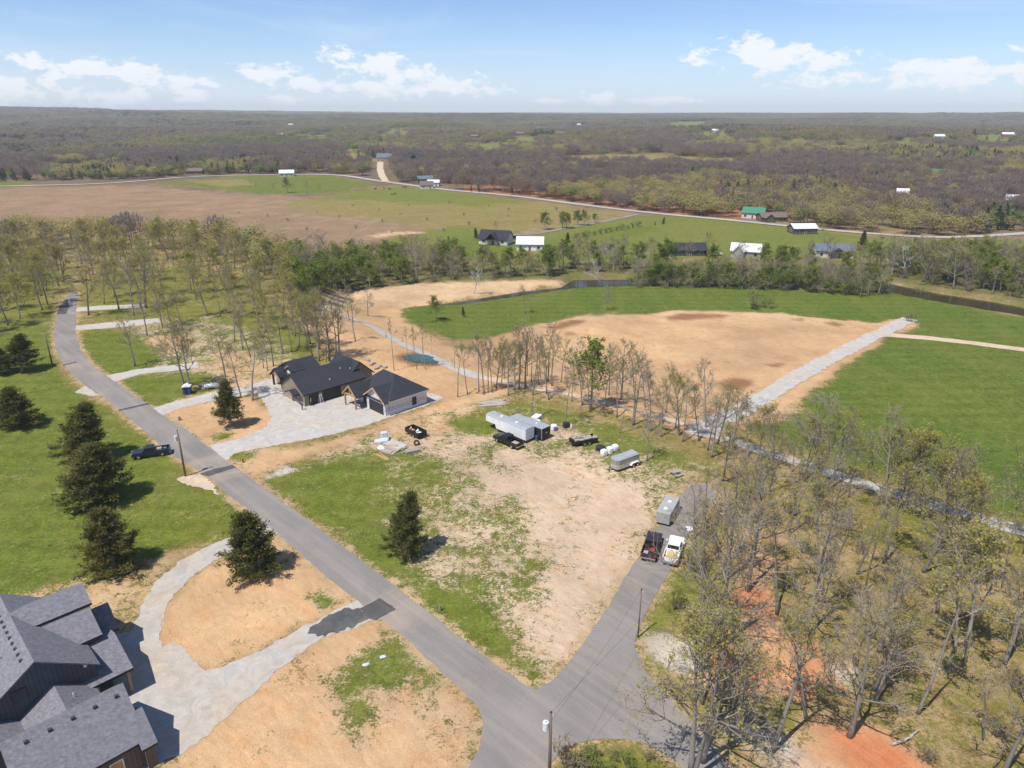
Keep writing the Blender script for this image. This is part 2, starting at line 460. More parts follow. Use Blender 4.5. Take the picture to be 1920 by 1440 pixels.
ROAD_R = [(1420, 1490), (1370, 1440), (1335, 1400), (1290, 1345), (1245, 1300), (1205, 1255), (1190, 1215), (1195, 1185), (1215, 1140), (1250, 1080), (1280, 1030), (1300, 985), (1325, 955), (1345, 930), (1325, 908), (1295, 910), (1262, 945), (1225, 1000), (1195, 1048), (1157, 1110), (1107, 1188), (1057, 1254), (1030, 1280), (1006, 1293), (987, 1287), (940, 1255), (840, 1178), (740, 1098), (640, 1024), (600, 992), (559, 962), (502.5, 921), (465, 893), (440.6, 875.6), (424, 864), (386, 834), (341, 800.6), (314, 785.6), (286, 765), (260, 748), (222.5, 720), (196, 703), (166, 679), (149, 652), (141, 620), (142, 587), (145.6, 557), (146, 548)]
ROAD_W = P(ROAD_L + ISLAND + ROAD_R)[:, :2]


def zone_of(x, y):
    """index of the last zone that holds each point, -1 outside all"""
    out = np.full(x.shape, -1)
    for i, (zn, soft, poly) in enumerate(ZW):
        lo, hi = poly.min(0), poly.max(0)
        m = (x > lo[0]) & (x < hi[0]) & (y > lo[1]) & (y < hi[1])
        if np.any(m):
            sd = poly_sdf(x[m], y[m], poly)
            idx = np.where(m)[0][sd > 0]
            out[idx] = i
    return out


# ------------------------------------------------------------------ materials
MAT = {}


def new_mat(name):
    m = bpy.data.materials.new(name)
    m.use_nodes = True
    N = NT(m.node_tree)
    b = N.n['Principled BSDF']
    b.inputs['Roughness'].default_value = 0.85
    b.inputs['Specular IOR Level'].default_value = 0.25
    return m, N, b


def paint(name, col, rough=0.5, metal=0.0, var=0.12, scale=1.5, spec=0.4, coat=0.0, bump=0.0):
    m, N, b = new_mat(name)
    tc = N.add('ShaderNodeTexCoord').outputs['Object']
    n = N.noise(tc, scale, 5.0, 0.6)
    f = N.maprange(n, 0.3, 0.7, 1.0 - var, 1.0 + var)
    c = N.mix(1.0, (*col, 1), N.comb(f, f, f), 'MULTIPLY')
    N.l.new(c, b.inputs['Base Color'])
    b.inputs['Roughness'].default_value = rough
    b.inputs['Metallic'].default_value = metal
    b.inputs['Specular IOR Level'].default_value = spec
    b.inputs['Coat Weight'].default_value = coat
    if bump:
        bp = N.add('ShaderNodeBump')
        bp.inputs['Strength'].default_value = bump
        N.put(bp.inputs['Height'], N.noise(tc, scale * 8, 4.0, 0.6))
        N.l.new(bp.outputs[0], b.inputs['Normal'])
    MAT[name] = m
    return m


def build_ground_mat():
    m, N, b = new_mat('ground')
    tc = N.add('ShaderNodeTexCoord').outputs['Object']
    soil = N.add('ShaderNodeAttribute', attribute_name='soil').outputs['Color']
    grass = N.add('ShaderNodeAttribute', attribute_name='grass').outputs['Color']
    amt = N.add('ShaderNodeAttribute', attribute_name='share').outputs['Fac']
    n1 = N.noise(tc, 0.16, 6.0, 0.66, 0.4)
    n2 = N.noise(tc, 1.0, 4.0, 0.7, 0.6)
    n3 = N.noise(tc, 3.6, 3.0, 0.7, 0.3)
    nn = N.math('ADD', N.math('MULTIPLY', n1, 0.34), N.math('ADD', N.math('MULTIPLY', n2, 0.33), N.math('MULTIPLY', n3, 0.33)))
    nn = N.maprange(nn, 0.39, 0.61)
    mask = N.math('MULTIPLY_ADD', N.math('SUBTRACT', amt, nn), 3.4, 0.5, clamp=True)
    # soil: large drifts, fine grit, drag marks
    s1 = N.maprange(N.noise(tc, 0.055, 5.0, 0.6), 0.3, 0.7, 0.76, 1.14)
    gx, gy, gz = N.sep(tc)
    st = N.vmath('MULTIPLY', N.comb(N.math('ADD', gx, gy), N.math('SUBTRACT', gx, N.math('MULTIPLY', gy, 0.6)), 0.0), (0.5, 0.28, 1.0))
    s2 = N.maprange(N.noise(st, 1.2, 6.0, 0.66, 1.2), 0.3, 0.72, 0.84, 1.1)
    s3 = N.maprange(N.noise(tc, 6.0, 3.0, 0.7), 0.25, 0.75, 0.76, 1.2)
    sv = N.math('MULTIPLY', N.math('MULTIPLY', s1, s2), s3)
    wv = N.add('ShaderNodeTexWave', wave_type='BANDS', bands_direction='DIAGONAL')
    N.put(wv.inputs['Vector'], tc)
    wv.inputs['Scale'].default_value = 0.35
    wv.inputs['Distortion'].default_value = 14.0
    wv.inputs['Detail'].default_value = 3.0
    wv.inputs['Detail Scale'].default_value = 0.35
    sv = N.math('MULTIPLY', sv, N.maprange(wv.outputs['Fac'], 0.0, 0.25, 0.955, 1.0))
    sc = N.mix(1.0, soil, N.comb(sv, sv, sv), 'MULTIPLY')
    sc = N.mix(N.maprange(N.noise(tc, 0.35, 4.0, 0.6), 0.48, 0.70, 0.0, 0.6), sc, N.mix(1.0, sc, (1.0, .84, .68, 1), 'MULTIPLY'))
    sc = N.mix(N.maprange(N.noise(tc, 0.11, 6.0, 0.68, 1.0), 0.55, 0.68, 0.0, 0.42), sc, N.mix(1.0, sc, (.72, .58, .50, 1), 'MULTIPLY'))
    # grass: lush/dry drifts and fine clumps
    g1 = N.maprange(N.noise(tc, 0.03, 5.0, 0.62), 0.34, 0.66, 0.0, 1.0)
    gc = N.mix(N.math('MULTIPLY', g1, 0.6), grass, N.mix(1.0, grass, (1.5, 1.12, 1.15, 1), 'MULTIPLY'))
    g2 = N.maprange(N.noise(tc, 2.6, 5.0, 0.7, 0.4), 0.28, 0.74, 0.5, 1.5)
    gc = N.mix(1.0, gc, N.comb(g2, g2, g2), 'MULTIPLY')
    g3 = N.maprange(N.noise(tc, 0.5, 4.0, 0.62, 0.3), 0.3, 0.7, 0.74, 1.26)
    gc = N.mix(1.0, gc, N.comb(g3, g3, g3), 'MULTIPLY')
    gc = N.mix(N.maprange(N.noise(tc, 1.1, 4.0, 0.72), 0.53, 0.70, 0.0, 0.6), gc, (.25, .20, .085, 1))
    gc = N.mix(N.maprange(N.noise(N.vmath('MULTIPLY', tc, (1.0, 0.35, 1.0)), 0.12, 3.0, 0.6, 0.6), 0.46, 0.68, 0.0, 0.42), gc, (.165, .17, .04, 1))
    mw = N.add('ShaderNodeTexWave', wave_type='BANDS', bands_direction='Y')
    N.put(mw.inputs['Vector'], N.vmath('MULTIPLY', tc, (0.25, 1.0, 1.0)))
    mw.inputs['Scale'].default_value = 0.055
    mw.inputs['Distortion'].default_value = 2.5
    mw.inputs['Detail'].default_value = 3.0
    mf = N.maprange(mw.outputs['Fac'], 0.0, 1.0, 0.93, 1.05)
    gc = N.mix(1.0, gc, N.comb(mf, mf, mf), 'MULTIPLY')
    N.l.new(N.mix(mask, sc, gc), b.inputs['Base Color'])
    b.inputs['Roughness'].default_value = 0.95
    b.inputs['Specular IOR Level'].default_value = 0.08
    bp = N.add('ShaderNodeBump')
    bp.inputs['Strength'].default_value = 0.55
    bp.inputs['Distance'].default_value = 0.22
    hsum = N.math('ADD', N.math('MULTIPLY', N.noise(tc, 2.2, 5.0, 0.7), N.math('MULTIPLY_ADD', mask, 0.7, 0.3)), N.math('MULTIPLY', N.noise(st, 1.2, 5.0, 0.6, 1.0), 0.25))
    N.put(bp.inputs['Height'], hsum)
    N.l.new(bp.outputs[0], b.inputs['Normal'])
    MAT['ground'] = m


def build_surface_mats():
    # asphalt with dusty drifts and wheel tracks
    for nm, c0, c1, dust in (('asphalt', (.185, .172, .163), (.245, .225, .208), 0.55), ('new_asphalt', (.05, .05, .052), (.085, .085, .088), 0.12), ('far_road', (.34, .325, .31), (.42, .40, .375), 0.3)):
        m, N, b = new_mat(nm)
        tc = N.add('ShaderNodeTexCoord').outputs['Object']
        x, y, z = N.sep(tc)
        cc = N.mix(N.maprange(N.noise(tc, 0.09, 6.0, 0.62, 0.3), 0.34, 0.66), (*c0, 1), (*c1, 1))
        d = N.vmath('MULTIPLY', N.comb(N.math('ADD', x, y), N.math('SUBTRACT', x, y), 0.0), (0.55, 0.035, 1.0))
        cc = N.mix(N.maprange(N.noise(d, 1.0, 4.0, 0.6), 0.46, 0.70, 0.0, dust * .6), cc, (.40, .33, .27, 1))
        cc = N.mix(N.maprange(N.noise(tc, 0.06, 5.0, 0.6, 0.8), 0.52, 0.72, 0.0, dust), cc, (.44, .34, .25, 1))
        f = N.maprange(N.noise(tc, 5.0, 4.0, 0.75), 0.25, 0.75, 0.88, 1.12)
        cc = N.mix(1.0, cc, N.comb(f, f, f), 'MULTIPLY')
        N.l.new(cc, b.inputs['Base Color'])
        b.inputs['Roughness'].default_value = 0.9
        MAT[nm] = m
    for nm, col, tan in (('gravel', (.42, .395, .365), (.46, .375, .285)), ('white_gravel', (.44, .42, .395), (.47, .40, .32)), ('dirt_track', (.54, .44, .33), (.54, .37, .22)), ('black_millings', (.075, .075, .078), (.19, .18, .17))):
        m, N, b = new_mat(nm)
        tc = N.add('ShaderNodeTexCoord').outputs['Object']
        cc = N.mix(N.maprange(N.noise(tc, 0.16, 6.0, 0.65, 0.4), 0.42, 0.68, 0.0, 0.9), (*col, 1), (*tan, 1))
        f = N.math('MULTIPLY', N.maprange(N.noise(tc, 6.0, 4.0, 0.78), 0.25, 0.75, 0.86, 1.14), N.maprange(N.noise(tc, 0.5, 5.0, 0.6, 1.5), 0.35, 0.65, 0.86, 1.08))
        cc = N.mix(1.0, cc, N.comb(f, f, f), 'MULTIPLY')
        N.l.new(cc, b.inputs['Base Color'])
        b.inputs['Roughness'].default_value = 0.95
        bp = N.add('ShaderNodeBump')
        bp.inputs['Strength'].default_value = 0.5
        bp.inputs['Distance'].default_value = 0.1
        N.put(bp.inputs['Height'], N.noise(tc, 4.0, 5.0, 0.75))
        N.l.new(bp.outputs[0], b.inputs['Normal'])
        MAT[nm] = m
    for nm, col, rough in (('creek_water', (.045, .036, .022), 0.12), ('pond_water', (.022, .072, .045), 0.22)):
        m, N, b = new_mat(nm)
        tc = N.add('ShaderNodeTexCoord').outputs['Object']
        b.inputs['Base Color'].default_value = (*col, 1)
        b.inputs['Roughness'].default_value = rough
        b.inputs['Specular IOR Level'].default_value = 0.28
        bp = N.add('ShaderNodeBump')
        bp.inputs['Strength'].default_value = 0.12
        bp.inputs['Distance'].default_value = 0.08
        N.put(bp.inputs['Height'], N.noise(tc, 1.2, 3.0, 0.6))
        N.l.new(bp.outputs[0], b.inputs['Normal'])
        MAT[nm] = m
    # shingles: courses and tabs
    for nm, c0, c1 in (('shingle_grey', (.125, .122, .14), (.23, .225, .25)), ('shingle_black', (.026, .028, .037), (.046, .048, .06)), ('shingle_brown', (.13, .10, .085), (.19, .15, .125)), ('shingle_blue', (.10, .125, .16), (.15, .18, .22))):
        m, N, b = new_mat(nm)
        tc = N.add('ShaderNodeTexCoord').outputs['Object']
        x, y, z = N.sep(tc)
        br = N.add('ShaderNodeTexBrick')
        N.put(br.inputs['Vector'], N.comb(N.math('ADD', x, y), N.math('MULTIPLY', z, 1.6), 0.0))
        br.inputs['Scale'].default_value = 3.2
        br.inputs['Brick Width'].default_value = 0.9
        br.inputs['Row Height'].default_value = 0.5
        br.inputs['Mortar Size'].default_value = 0.02
        br.inputs['Bias'].default_value = 0.0
        br.inputs['Color1'].default_value = (*c0, 1)
        br.inputs['Color2'].default_value = (*c1, 1)
        br.inputs['Mortar'].default_value = (c0[0] * .6, c0[1] * .6, c0[2] * .6, 1)
        n = N.noise(tc, 3.0, 5.0, 0.7)
        f = N.maprange(n, 0.25, 0.75, 0.72, 1.3)
        cc = N.mix(1.0, N.mix(0.55, br.outputs['Color'], ((c0[0] + c1[0]) / 2, (c0[1] + c1[1]) / 2, (c0[2] + c1[2]) / 2, 1)), N.comb(f, f, f), 'MULTIPLY')
        N.l.new(cc, b.inputs['Base Color'])
        b.inputs['Roughness'].default_value = 0.9
        MAT[nm] = m
    # vertical board siding
    for nm, col in (('siding_dark', (.075, .082, .09)), ('siding_olive', (.27, .235, .18)), ('siding_brown', (.13, .10, .085)), ('siding_white', (.62, .61, .58)), ('siding_green', (.11, .14, .085))):
        m, N, b = new_mat(nm)
        tc = N.add('ShaderNodeTexCoord').outputs['Object']
        x, y, z = N.sep(tc)
        wv = N.add('ShaderNodeTexWave', wave_type='BANDS', bands_direction='X')
        N.put(wv.inputs['Vector'], N.comb(N.math('ADD', x, y), 0.0, 0.0))
        wv.inputs['Scale'].default_value = 0.85
        f = N.maprange(wv.outputs['Fac'], 0.0, 0.12, 0.62, 1.0)
        f = N.math('MULTIPLY', f, N.maprange(N.noise(tc, 1.2, 5.0, 0.6), 0.3, 0.7, 0.85, 1.15))
        N.l.new(N.mix(1.0, (*col, 1), N.comb(f, f, f), 'MULTIPLY'), b.inputs['Base Color'])
        b.inputs['Roughness'].default_value = 0.75
        MAT[nm] = m
    # printed house wrap: pale sheet with small red-brown print and a blue lap band
    m, N, b = new_mat('house_wrap')
    tc = N.add('ShaderNodeTexCoord').outputs['Object']
    x, y, z = N.sep(tc)
    v = N.comb(N.math('ADD', x, y), z, 0.0)

    def dashes(scale, w, row, mortar):
        br = N.add('ShaderNodeTexBrick')
        N.put(br.inputs['Vector'], v)
        br.inputs['Scale'].default_value = scale
        br.inputs['Brick Width'].default_value = w
        br.inputs['Row Height'].default_value = row
        br.inputs['Mortar Size'].default_value = mortar
        br.inputs['Mortar Smooth'].default_value = 0.3
        return br.outputs['Fac']
    cc = N.mix(N.maprange(N.noise(tc, 1.5, 4.0, 0.6), 0.3, 0.7), (.66, .62, .62, 1), (.74, .72, .73, 1))
    vo = N.add('ShaderNodeTexVoronoi', feature='F1', voronoi_dimensions='2D')
    N.put(vo.inputs['Vector'], N.vmath('MULTIPLY', v, (1.0, 1.9, 1.0)))
    vo.inputs['Scale'].default_value = 1.5
    vo.inputs['Randomness'].default_value = 0.12
    d1 = N.maprange(vo.outputs['Distance'], 0.30, 0.2, 0.0, 1.0)
    d2 = N.math('SUBTRACT', 1.0, dashes(1.0, 0.8, 0.42, 0.09))
    nb = N.noise(v, 7.0, 3.0, 0.7)
    cc = N.mix(N.math('MULTIPLY', d1, N.maprange(nb, 0.36, 0.6, 0.15, 0.75)), cc, (.42, .25, .25, 1))
    band = N.math('MULTIPLY', N.maprange(z, 0.86, 0.9), N.maprange(z, 1.72, 1.68))
    cc = N.mix(N.math('MULTIPLY', band, N.math('MULTIPLY', d2, N.maprange(nb, 0.36, 0.6, 0.4, 0.85))), cc, (.20, .29, .50, 1))
    N.l.new(cc, b.inputs['Base Color'])
    b.inputs['Roughness'].default_value = 0.55
    MAT['house_wrap'] = m


def bark_mat(name, c0, c1):
    m, N, b = new_mat(name)
    tc = N.add('ShaderNodeTexCoord').outputs['Object']
    oi = N.add('ShaderNodeObjectInfo').outputs['Random']
    cc = N.mix(N.noise(N.vmath('MULTIPLY', tc, (4, 4, 0.8)), 1.5, 5.0, 0.7), (*c0, 1), (*c1, 1))
    f = N.maprange(oi, 0, 1, 0.75, 1.2)
    N.l.new(N.mix(1.0, cc, N.comb(f, f, f), 'MULTIPLY'), b.inputs['Base Color'])
    b.inputs['Specular IOR Level'].default_value = 0.1
    MAT[name] = m


def leaf_mat(name, cols, trans=0.3, noise_scale=0.35):
    """leaf colour that differs from tree to tree and clump to clump"""
    m = bpy.data.materials.new(name)
    m.use_nodes = True
    N = NT(m.node_tree)
    N.n.clear()
    out = N.add('ShaderNodeOutputMaterial')
    tc = N.add('ShaderNodeTexCoord').outputs['Object']
    oi = N.add('ShaderNodeObjectInfo').outputs['Random']
    rp = N.add('ShaderNodeValToRGB')
    k = len(cols)
    for i, c in enumerate(cols):
        e = rp.color_ramp.elements[i] if i < 2 else rp.color_ramp.elements.new(1.0)
        e.position = i / max(k - 1, 1)
        e.color = (*c, 1)
    nz = N.noise(tc, noise_scale, 3.0, 0.6)
    N.put(rp.inputs[0], N.math('ADD', N.math('MULTIPLY', oi, 0.8), N.math('MULTIPLY', nz, 0.3), clamp=True))
    f = N.maprange(N.noise(tc, noise_scale * 5, 3.0, 0.6), 0.3, 0.7, 0.7, 1.3)
    cc = N.mix(1.0, rp.outputs[0], N.comb(f, f, f), 'MULTIPLY')
    d = N.add('ShaderNodeBsdfDiffuse')
    t = N.add('ShaderNodeBsdfTranslucent')
    N.l.new(cc, d.inputs[0])
    N.l.new(cc, t.inputs[0])
    mx = N.add('ShaderNodeMixShader')
    mx.inputs[0].default_value = trans
    N.l.new(d.outputs[0], mx.inputs[1])
    N.l.new(t.outputs[0], mx.inputs[2])
    N.l.new(mx.outputs[0], out.inputs[0])
    MAT[name] = m


build_ground_mat()
build_surface_mats()
bark_mat('bark', (.165, .145, .125), (.33, .30, .265))
bark_mat('twig', (.20, .165, .125), (.31, .26, .195))
bark_mat('pale_bark', (.45, .42, .38), (.66, .63, .58))
leaf_mat('leaf_olive', [(.34, .32, .07), (.43, .39, .09), (.29, .30, .06), (.44, .36, .11)], .42)
leaf_mat('leaf_green', [(.14, .21, .035), (.20, .26, .042), (.25, .29, .055)], .4)
leaf_mat('leaf_bud', [(.38, .30, .15), (.38, .34, .11), (.34, .29, .14)], .4)
leaf_mat('cedar_leaf', [(.095, .112, .032), (.15, .135, .045), (.10, .12, .042)], 0.3, 0.8)
leaf_mat('wood_grey', [(.23, .185, .17), (.27, .21, .18), (.34, .255, .165), (.24, .20, .19), (.30, .22, .17)], 0.4)
leaf_mat('wood_olive', [(.32, .275, .115), (.38, .31, .13), (.27, .265, .10)], 0.4)
leaf_mat('wood_green', [(.15, .21, .06), (.21, .25, .075)], 0.4)
leaf_mat('ridge_grey', [(.165, .13, .125), (.195, .15, .13), (.25, .19, .125), (.175, .145, .145), (.22, .165, .13)], 0.3)
leaf_mat('ridge_olive', [(.22, .19, .085), (.26, .21, .095), (.19, .185, .08)], 0.3)
leaf_mat('ridge_green', [(.095, .14, .045), (.14, .17, .055)], 0.3)
leaf_mat('wood_cedar', [(.03, .05, .026), (.045, .065, .03)], 0.1)
for nm, c, rg, mt in (('white_metal', (.74, .745, .75), .45, 0.0), ('grey_metal', (.46, .48, .50), .42, 0.35), ('silver', (.55, .56, .57), .38, 0.6), ('black_paint', (.012, .012, .014), .22, 0), ('black_steel', (.018, .018, .02), .5, 0),
                      ('navy_paint', (.018, .022, .04), .22, 0), ('maroon_paint', (.035, .022, .028), .3, 0), ('white_paint', (.76, .76, .76), .3, 0), ('red_paint', (.40, .03, .02), .35, 0), ('dark_glass', (.012, .015, .018), .08, 0),
                      ('rubber', (.02, .02, .02), .8, 0), ('chrome', (.6, .6, .62), .2, .9), ('timber', (.42, .26, .11), .7, 0), ('old_timber', (.36, .31, .255), .85, 0), ('plywood', (.50, .36, .18), .7, 0), ('plastic_wrap', (.50, .56, .62), .35, 0),
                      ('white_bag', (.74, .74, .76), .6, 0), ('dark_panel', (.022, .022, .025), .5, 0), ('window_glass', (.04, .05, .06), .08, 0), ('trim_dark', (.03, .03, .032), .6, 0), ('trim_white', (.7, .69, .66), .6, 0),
                      ('stone', (.33, .285, .24), .9, 0), ('concrete', (.44, .42, .39), .9, 0), ('pole_wood', (.165, .125, .095), .85, 0), ('grey_tarp', (.34, .345, .34), .6, 0), ('blue_plastic', (.03, .07, .22), .5, 0), ('purple_plastic', (.16, .08, .24), .5, 0),
                      ('teal_plastic', (.04, .17, .2), .5, 0), ('skin', (.45, .28, .2), .6, 0), ('denim', (.06, .08, .14), .8, 0), ('orange_cloth', (.55, .20, .06), .8, 0), ('dark_cloth', (.03, .03, .04), .8, 0), ('hair', (.04, .028, .02), .7, 0),
                      ('metal_roof_white', (.72, .73, .74), .4, .1), ('metal_roof_green', (.06, .22, .13), .45, .1), ('cable', (.03, .03, .03), .7, 0), ('tan_brick', (.38, .28, .19), .9, 0), ('cattle', (.05, .025, .018), .9, 0), ('insulator', (.62, .64, .66), .35, 0),
                      ('dead_wood', (.42, .37, .31), .9, 0), ('vent_dark', (.045, .047, .055), .6, 0)):
    paint(nm, c, rg, mt, 0.10, 1.2, 0.4, 0.35 if 'paint' in nm else 0.0)


# ------------------------------------------------------------------ mesh helpers
class MB:
    def __init__(self):
        self.v, self.f, self.mi = [], [], []
        self.cur = 0

    def add(self, vs, fs):
        o = len(self.v)
        self.v.extend([tuple(p) for p in vs])
        for f in fs:
            self.f.append(tuple(i + o for i in f))
            self.mi.append(self.cur)

    def box(self, x0, x1, y0, y1, z0, z1):
        self.add([(x0, y0, z0), (x1, y0, z0), (x1, y1, z0), (x0, y1, z0), (x0, y0, z1), (x1, y0, z1), (x1, y1, z1), (x0, y1, z1)],
                 [(0, 3, 2, 1), (4, 5, 6, 7), (0, 1, 5, 4), (1, 2, 6, 5), (2, 3, 7, 6), (3, 0, 4, 7)])
        return self

    def hull8(self, b, t):
        """box from four bottom and four top corners"""
        self.add(list(b) + list(t), [(0, 3, 2, 1), (4, 5, 6, 7), (0, 1, 5, 4), (1, 2, 6, 5), (2, 3, 7, 6), (3, 0, 4, 7)])
        return self

    def prism(self, prof, axis, a, b):
        """extrude a closed profile; axis 0: profile is (y,z), axis 1: profile is (x,z), axis 2: profile is (x,y)"""
        n = len(prof)

        def pt(p, t):
            return (t, p[0], p[1]) if axis == 0 else ((p[0], t, p[1]) if axis == 1 else (p[0], p[1], t))
        vs = [pt(p, a) for p in prof] + [pt(p, b) for p in prof]
        fs = [tuple(range(n))[::-1], tuple(range(n, 2 * n))]
        for i in range(n):
            j = (i + 1) % n
            fs.append((i, j, n + j, n + i))
        self.add(vs, fs)
        return self

    def tube(self, pts, rad, n=6, cap=True):
        pts = [Vector(p) for p in pts]
        rings = []
        for i, p in enumerate(pts):
            d = (pts[min(i + 1, len(pts) - 1)] - pts[max(i - 1, 0)])
            d = d.normalized() if d.length > 1e-9 else Vector((0, 0, 1))
            ref = Vector((1, 0, 0)) if abs(d.x) < 0.8 else Vector((0, 1, 0))
            u = d.cross(ref).normalized()
            w = d.cross(u)
            r = rad[i]
            rings.append([p + u * (r * math.cos(2 * math.pi * k / n)) + w * (r * math.sin(2 * math.pi * k / n)) for k in range(n)])
        vs = [q for rg in rings for q in rg]
        fs = []
        for i in range(len(pts) - 1):
            for k in range(n):
                k2 = (k + 1) % n
                fs.append((i * n + k, i * n + k2, (i + 1) * n + k2, (i + 1) * n + k))
        if cap:
            fs.append(tuple(range(n))[::-1])
            fs.append(tuple(range((len(pts) - 1) * n, len(pts) * n)))
        self.add(vs, fs)
        return self

    def cyl(self, c, r, h, axis=2, n=14):
        c = Vector(c)
        d = Vector((h if axis == 0 else 0, h if axis == 1 else 0, h if axis == 2 else 0)) * 0.5
        return self.tube([c - d, c + d], [r, r], n)

    def mesh(self, name, mats, smooth=False):
        me = bpy.data.meshes.new(name)
        me.from_pydata(self.v, [], self.f)
        for m in (mats if isinstance(mats, (list, tuple)) else [mats]):
            me.materials.append(MAT[m] if isinstance(m, str) else m)
        if any(self.mi):
            me.polygons.foreach_set('material_index', self.mi)
        if smooth:
            me.polygons.foreach_set('use_smooth', [True] * len(me.polygons))
        me.update()
        return me

    def build(self, name, mats, parent=None, smooth=False, bevel=0.0):
        o = bpy.data.objects.new(name, self.mesh(name, mats, smooth))
        COL.objects.link(o)
        if bevel:
            md = o.modifiers.new('bevel', 'BEVEL')
            md.width = bevel
            md.segments = 2
            md.limit_method = 'ANGLE'
        if parent:
            o.parent = parent
        return o


def tag(o, label, cat, group=None, kind=None):
    if label:
        o['label'] = label
    if cat:
        o['category'] = cat
    if group:
        o['group'] = group
    if kind:
        o['kind'] = kind
    return o


def thing(name, loc, rz, label, cat, group=None):
    o = bpy.data.objects.new(name, None)
    o.empty_display_size = 0.5
    COL.objects.link(o)
    o.location = loc
    o.rotation_euler = (0, 0, rz)
    return tag(o, label, cat, group)


def np_mesh(name, verts, faces, mat):
    """fast mesh from arrays of quads or triangles"""
    me = bpy.data.meshes.new(name)
    nv, (nf, k) = len(verts), faces.shape
    me.vertices.add(nv)
    me.vertices.foreach_set('co', verts.astype(np.float32).ravel())
    me.loops.add(nf * k)
    me.loops.foreach_set('vertex_index', faces.astype(np.int32).ravel())
    me.polygons.add(nf)
    me.polygons.foreach_set('loop_start', np.arange(0, nf * k, k, dtype=np.int32))
    me.materials.append(MAT[mat])
    me.update(calc_edges=True)
    return me


# ------------------------------------------------------------------ the ground sheet
def build_ground():
    rr = np.concatenate([np.geomspace(18, 620, 400), np.geomspace(620, 13600, 180)[1:]])
    aa = np.radians(np.arange(-66, 66.01, 0.22))
    A, RR = np.meshgrid(aa, rr)
    x, y = (RR * np.sin(A)).ravel(), (RR * np.cos(A)).ravel()
    z = height(x, y)
    nr, na = len(rr), len(aa)
    idx = np.arange(nr * na).reshape(nr, na)
    faces = np.stack([idx[:-1, :-1].ravel(), idx[:-1, 1:].ravel(), idx[1:, 1:].ravel(), idx[1:, :-1].ravel()], 1)[:, ::-1]
    me = np_mesh('ground', np.stack([x, y, z], 1), faces, 'ground')
    n = len(x)
    soil, grass, share = np.zeros((n, 3)), np.zeros((n, 3)), np.zeros(n)
    s0, g0, a0 = Z['woods']
    soil[:], grass[:], share[:] = s0, g0, a0
    w = smooth01((np.hypot(x, y) - 400) / 120)
    s1, g1, a1 = Z['forest']
    soil = soil * (1 - w[:, None]) + np.array(s1) * w[:, None]
    grass = grass * (1 - w[:, None]) + np.array(g1) * w[:, None]
    share = share * (1 - w) + a1 * w
    for zn, soft, poly in ZW:
        lo, hi = poly.min(0) - soft * 1.5, poly.max(0) + soft * 1.5
        m = np.where((x > lo[0]) & (x < hi[0]) & (y > lo[1]) & (y < hi[1]))[0]
        if not len(m):
            continue
        fw = np.clip((np.hypot(x[m], y[m]) - 800) / 300, 0, 1)
        sd = poly_sdf(x[m] + (vnoise(x[m] / 55.0, y[m] / 55.0) - .5) * 110 * fw, y[m] + (vnoise(x[m] / 70.0 + 8, y[m] / 70.0 + 3) - .5) * 150 * fw, poly)
        wob = (vnoise(x[m] / 3.1, y[m] / 3.1) - 0.5) * soft * 1.1 + (vnoise(x[m] / 11.0, y[m] / 11.0) - 0.5) * soft * 1.4
        w = smooth01((sd + wob) / (2 * soft) + 0.5)
        s1, g1, a1 = Z[zn]
        soil[m] = soil[m] * (1 - w[:, None]) + np.array(s1) * w[:, None]
        grass[m] = grass[m] * (1 - w[:, None]) + np.array(g1) * w[:, None]
        share[m] = share[m] * (1 - w) + a1 * w
    # worn shoulder along the paved road
    m = np.where((np.abs(x) < 180) & (y < 260))[0]
    sd = poly_sdf(x[m], y[m], ROAD_W)
    w = (1 - smooth01((-sd - 0.2) / 1.6)) * 0.75
    s1, g1, a1 = Z['track']
    soil[m] = soil[m] * (1 - w[:, None]) + np.array((.47, .34, .20)) * w[:, None]
    share[m] = share[m] * (1 - w) + 0.30 * w
    for nm, arr in (('soil', soil), ('grass', grass)):
        at = me.color_attributes.new(nm, 'FLOAT_COLOR', 'POINT')
        at.data.foreach_set('color', np.concatenate([arr, np.ones((n, 1))], 1).astype(np.float32).ravel())
    at = me.attributes.new('share', 'FLOAT', 'POINT')
    at.data.foreach_set('value', share.astype(np.float32))
    me.polygons.foreach_set('use_smooth', np.ones(len(me.polygons), bool))
    o = bpy.data.objects.new('ground', me)
    COL.objects.link(o)
    tag(o, 'ground of grass, bare soil, fields and wooded hills', None, kind='structure')


build_ground()


def resample(poly, step, jit, seed, closed=True):
    rng = random.Random(seed)
    out = []
    n = len(poly)
    for i in range(n if closed else n - 1):
        a, b = np.array(poly[i]), np.array(poly[(i + 1) % n])
        L = np.linalg.norm(b - a)
        k = max(1, int(L / step))
        for j in range(k):
            p = a + (b - a) * j / k
            if jit and j:
                nx, ny = -(b - a)[1] / L, (b - a)[0] / L
                q = rng.uniform(-jit, jit) + (float(vnoise(np.array(p[0] / 2.3), np.array(p[1] / 2.3))) - 0.5) * jit * 2.2
                p = p + np.array([nx, ny]) * q
            out.append(p)
    if not closed:
        out.append(np.array(poly[-1]))
    return out


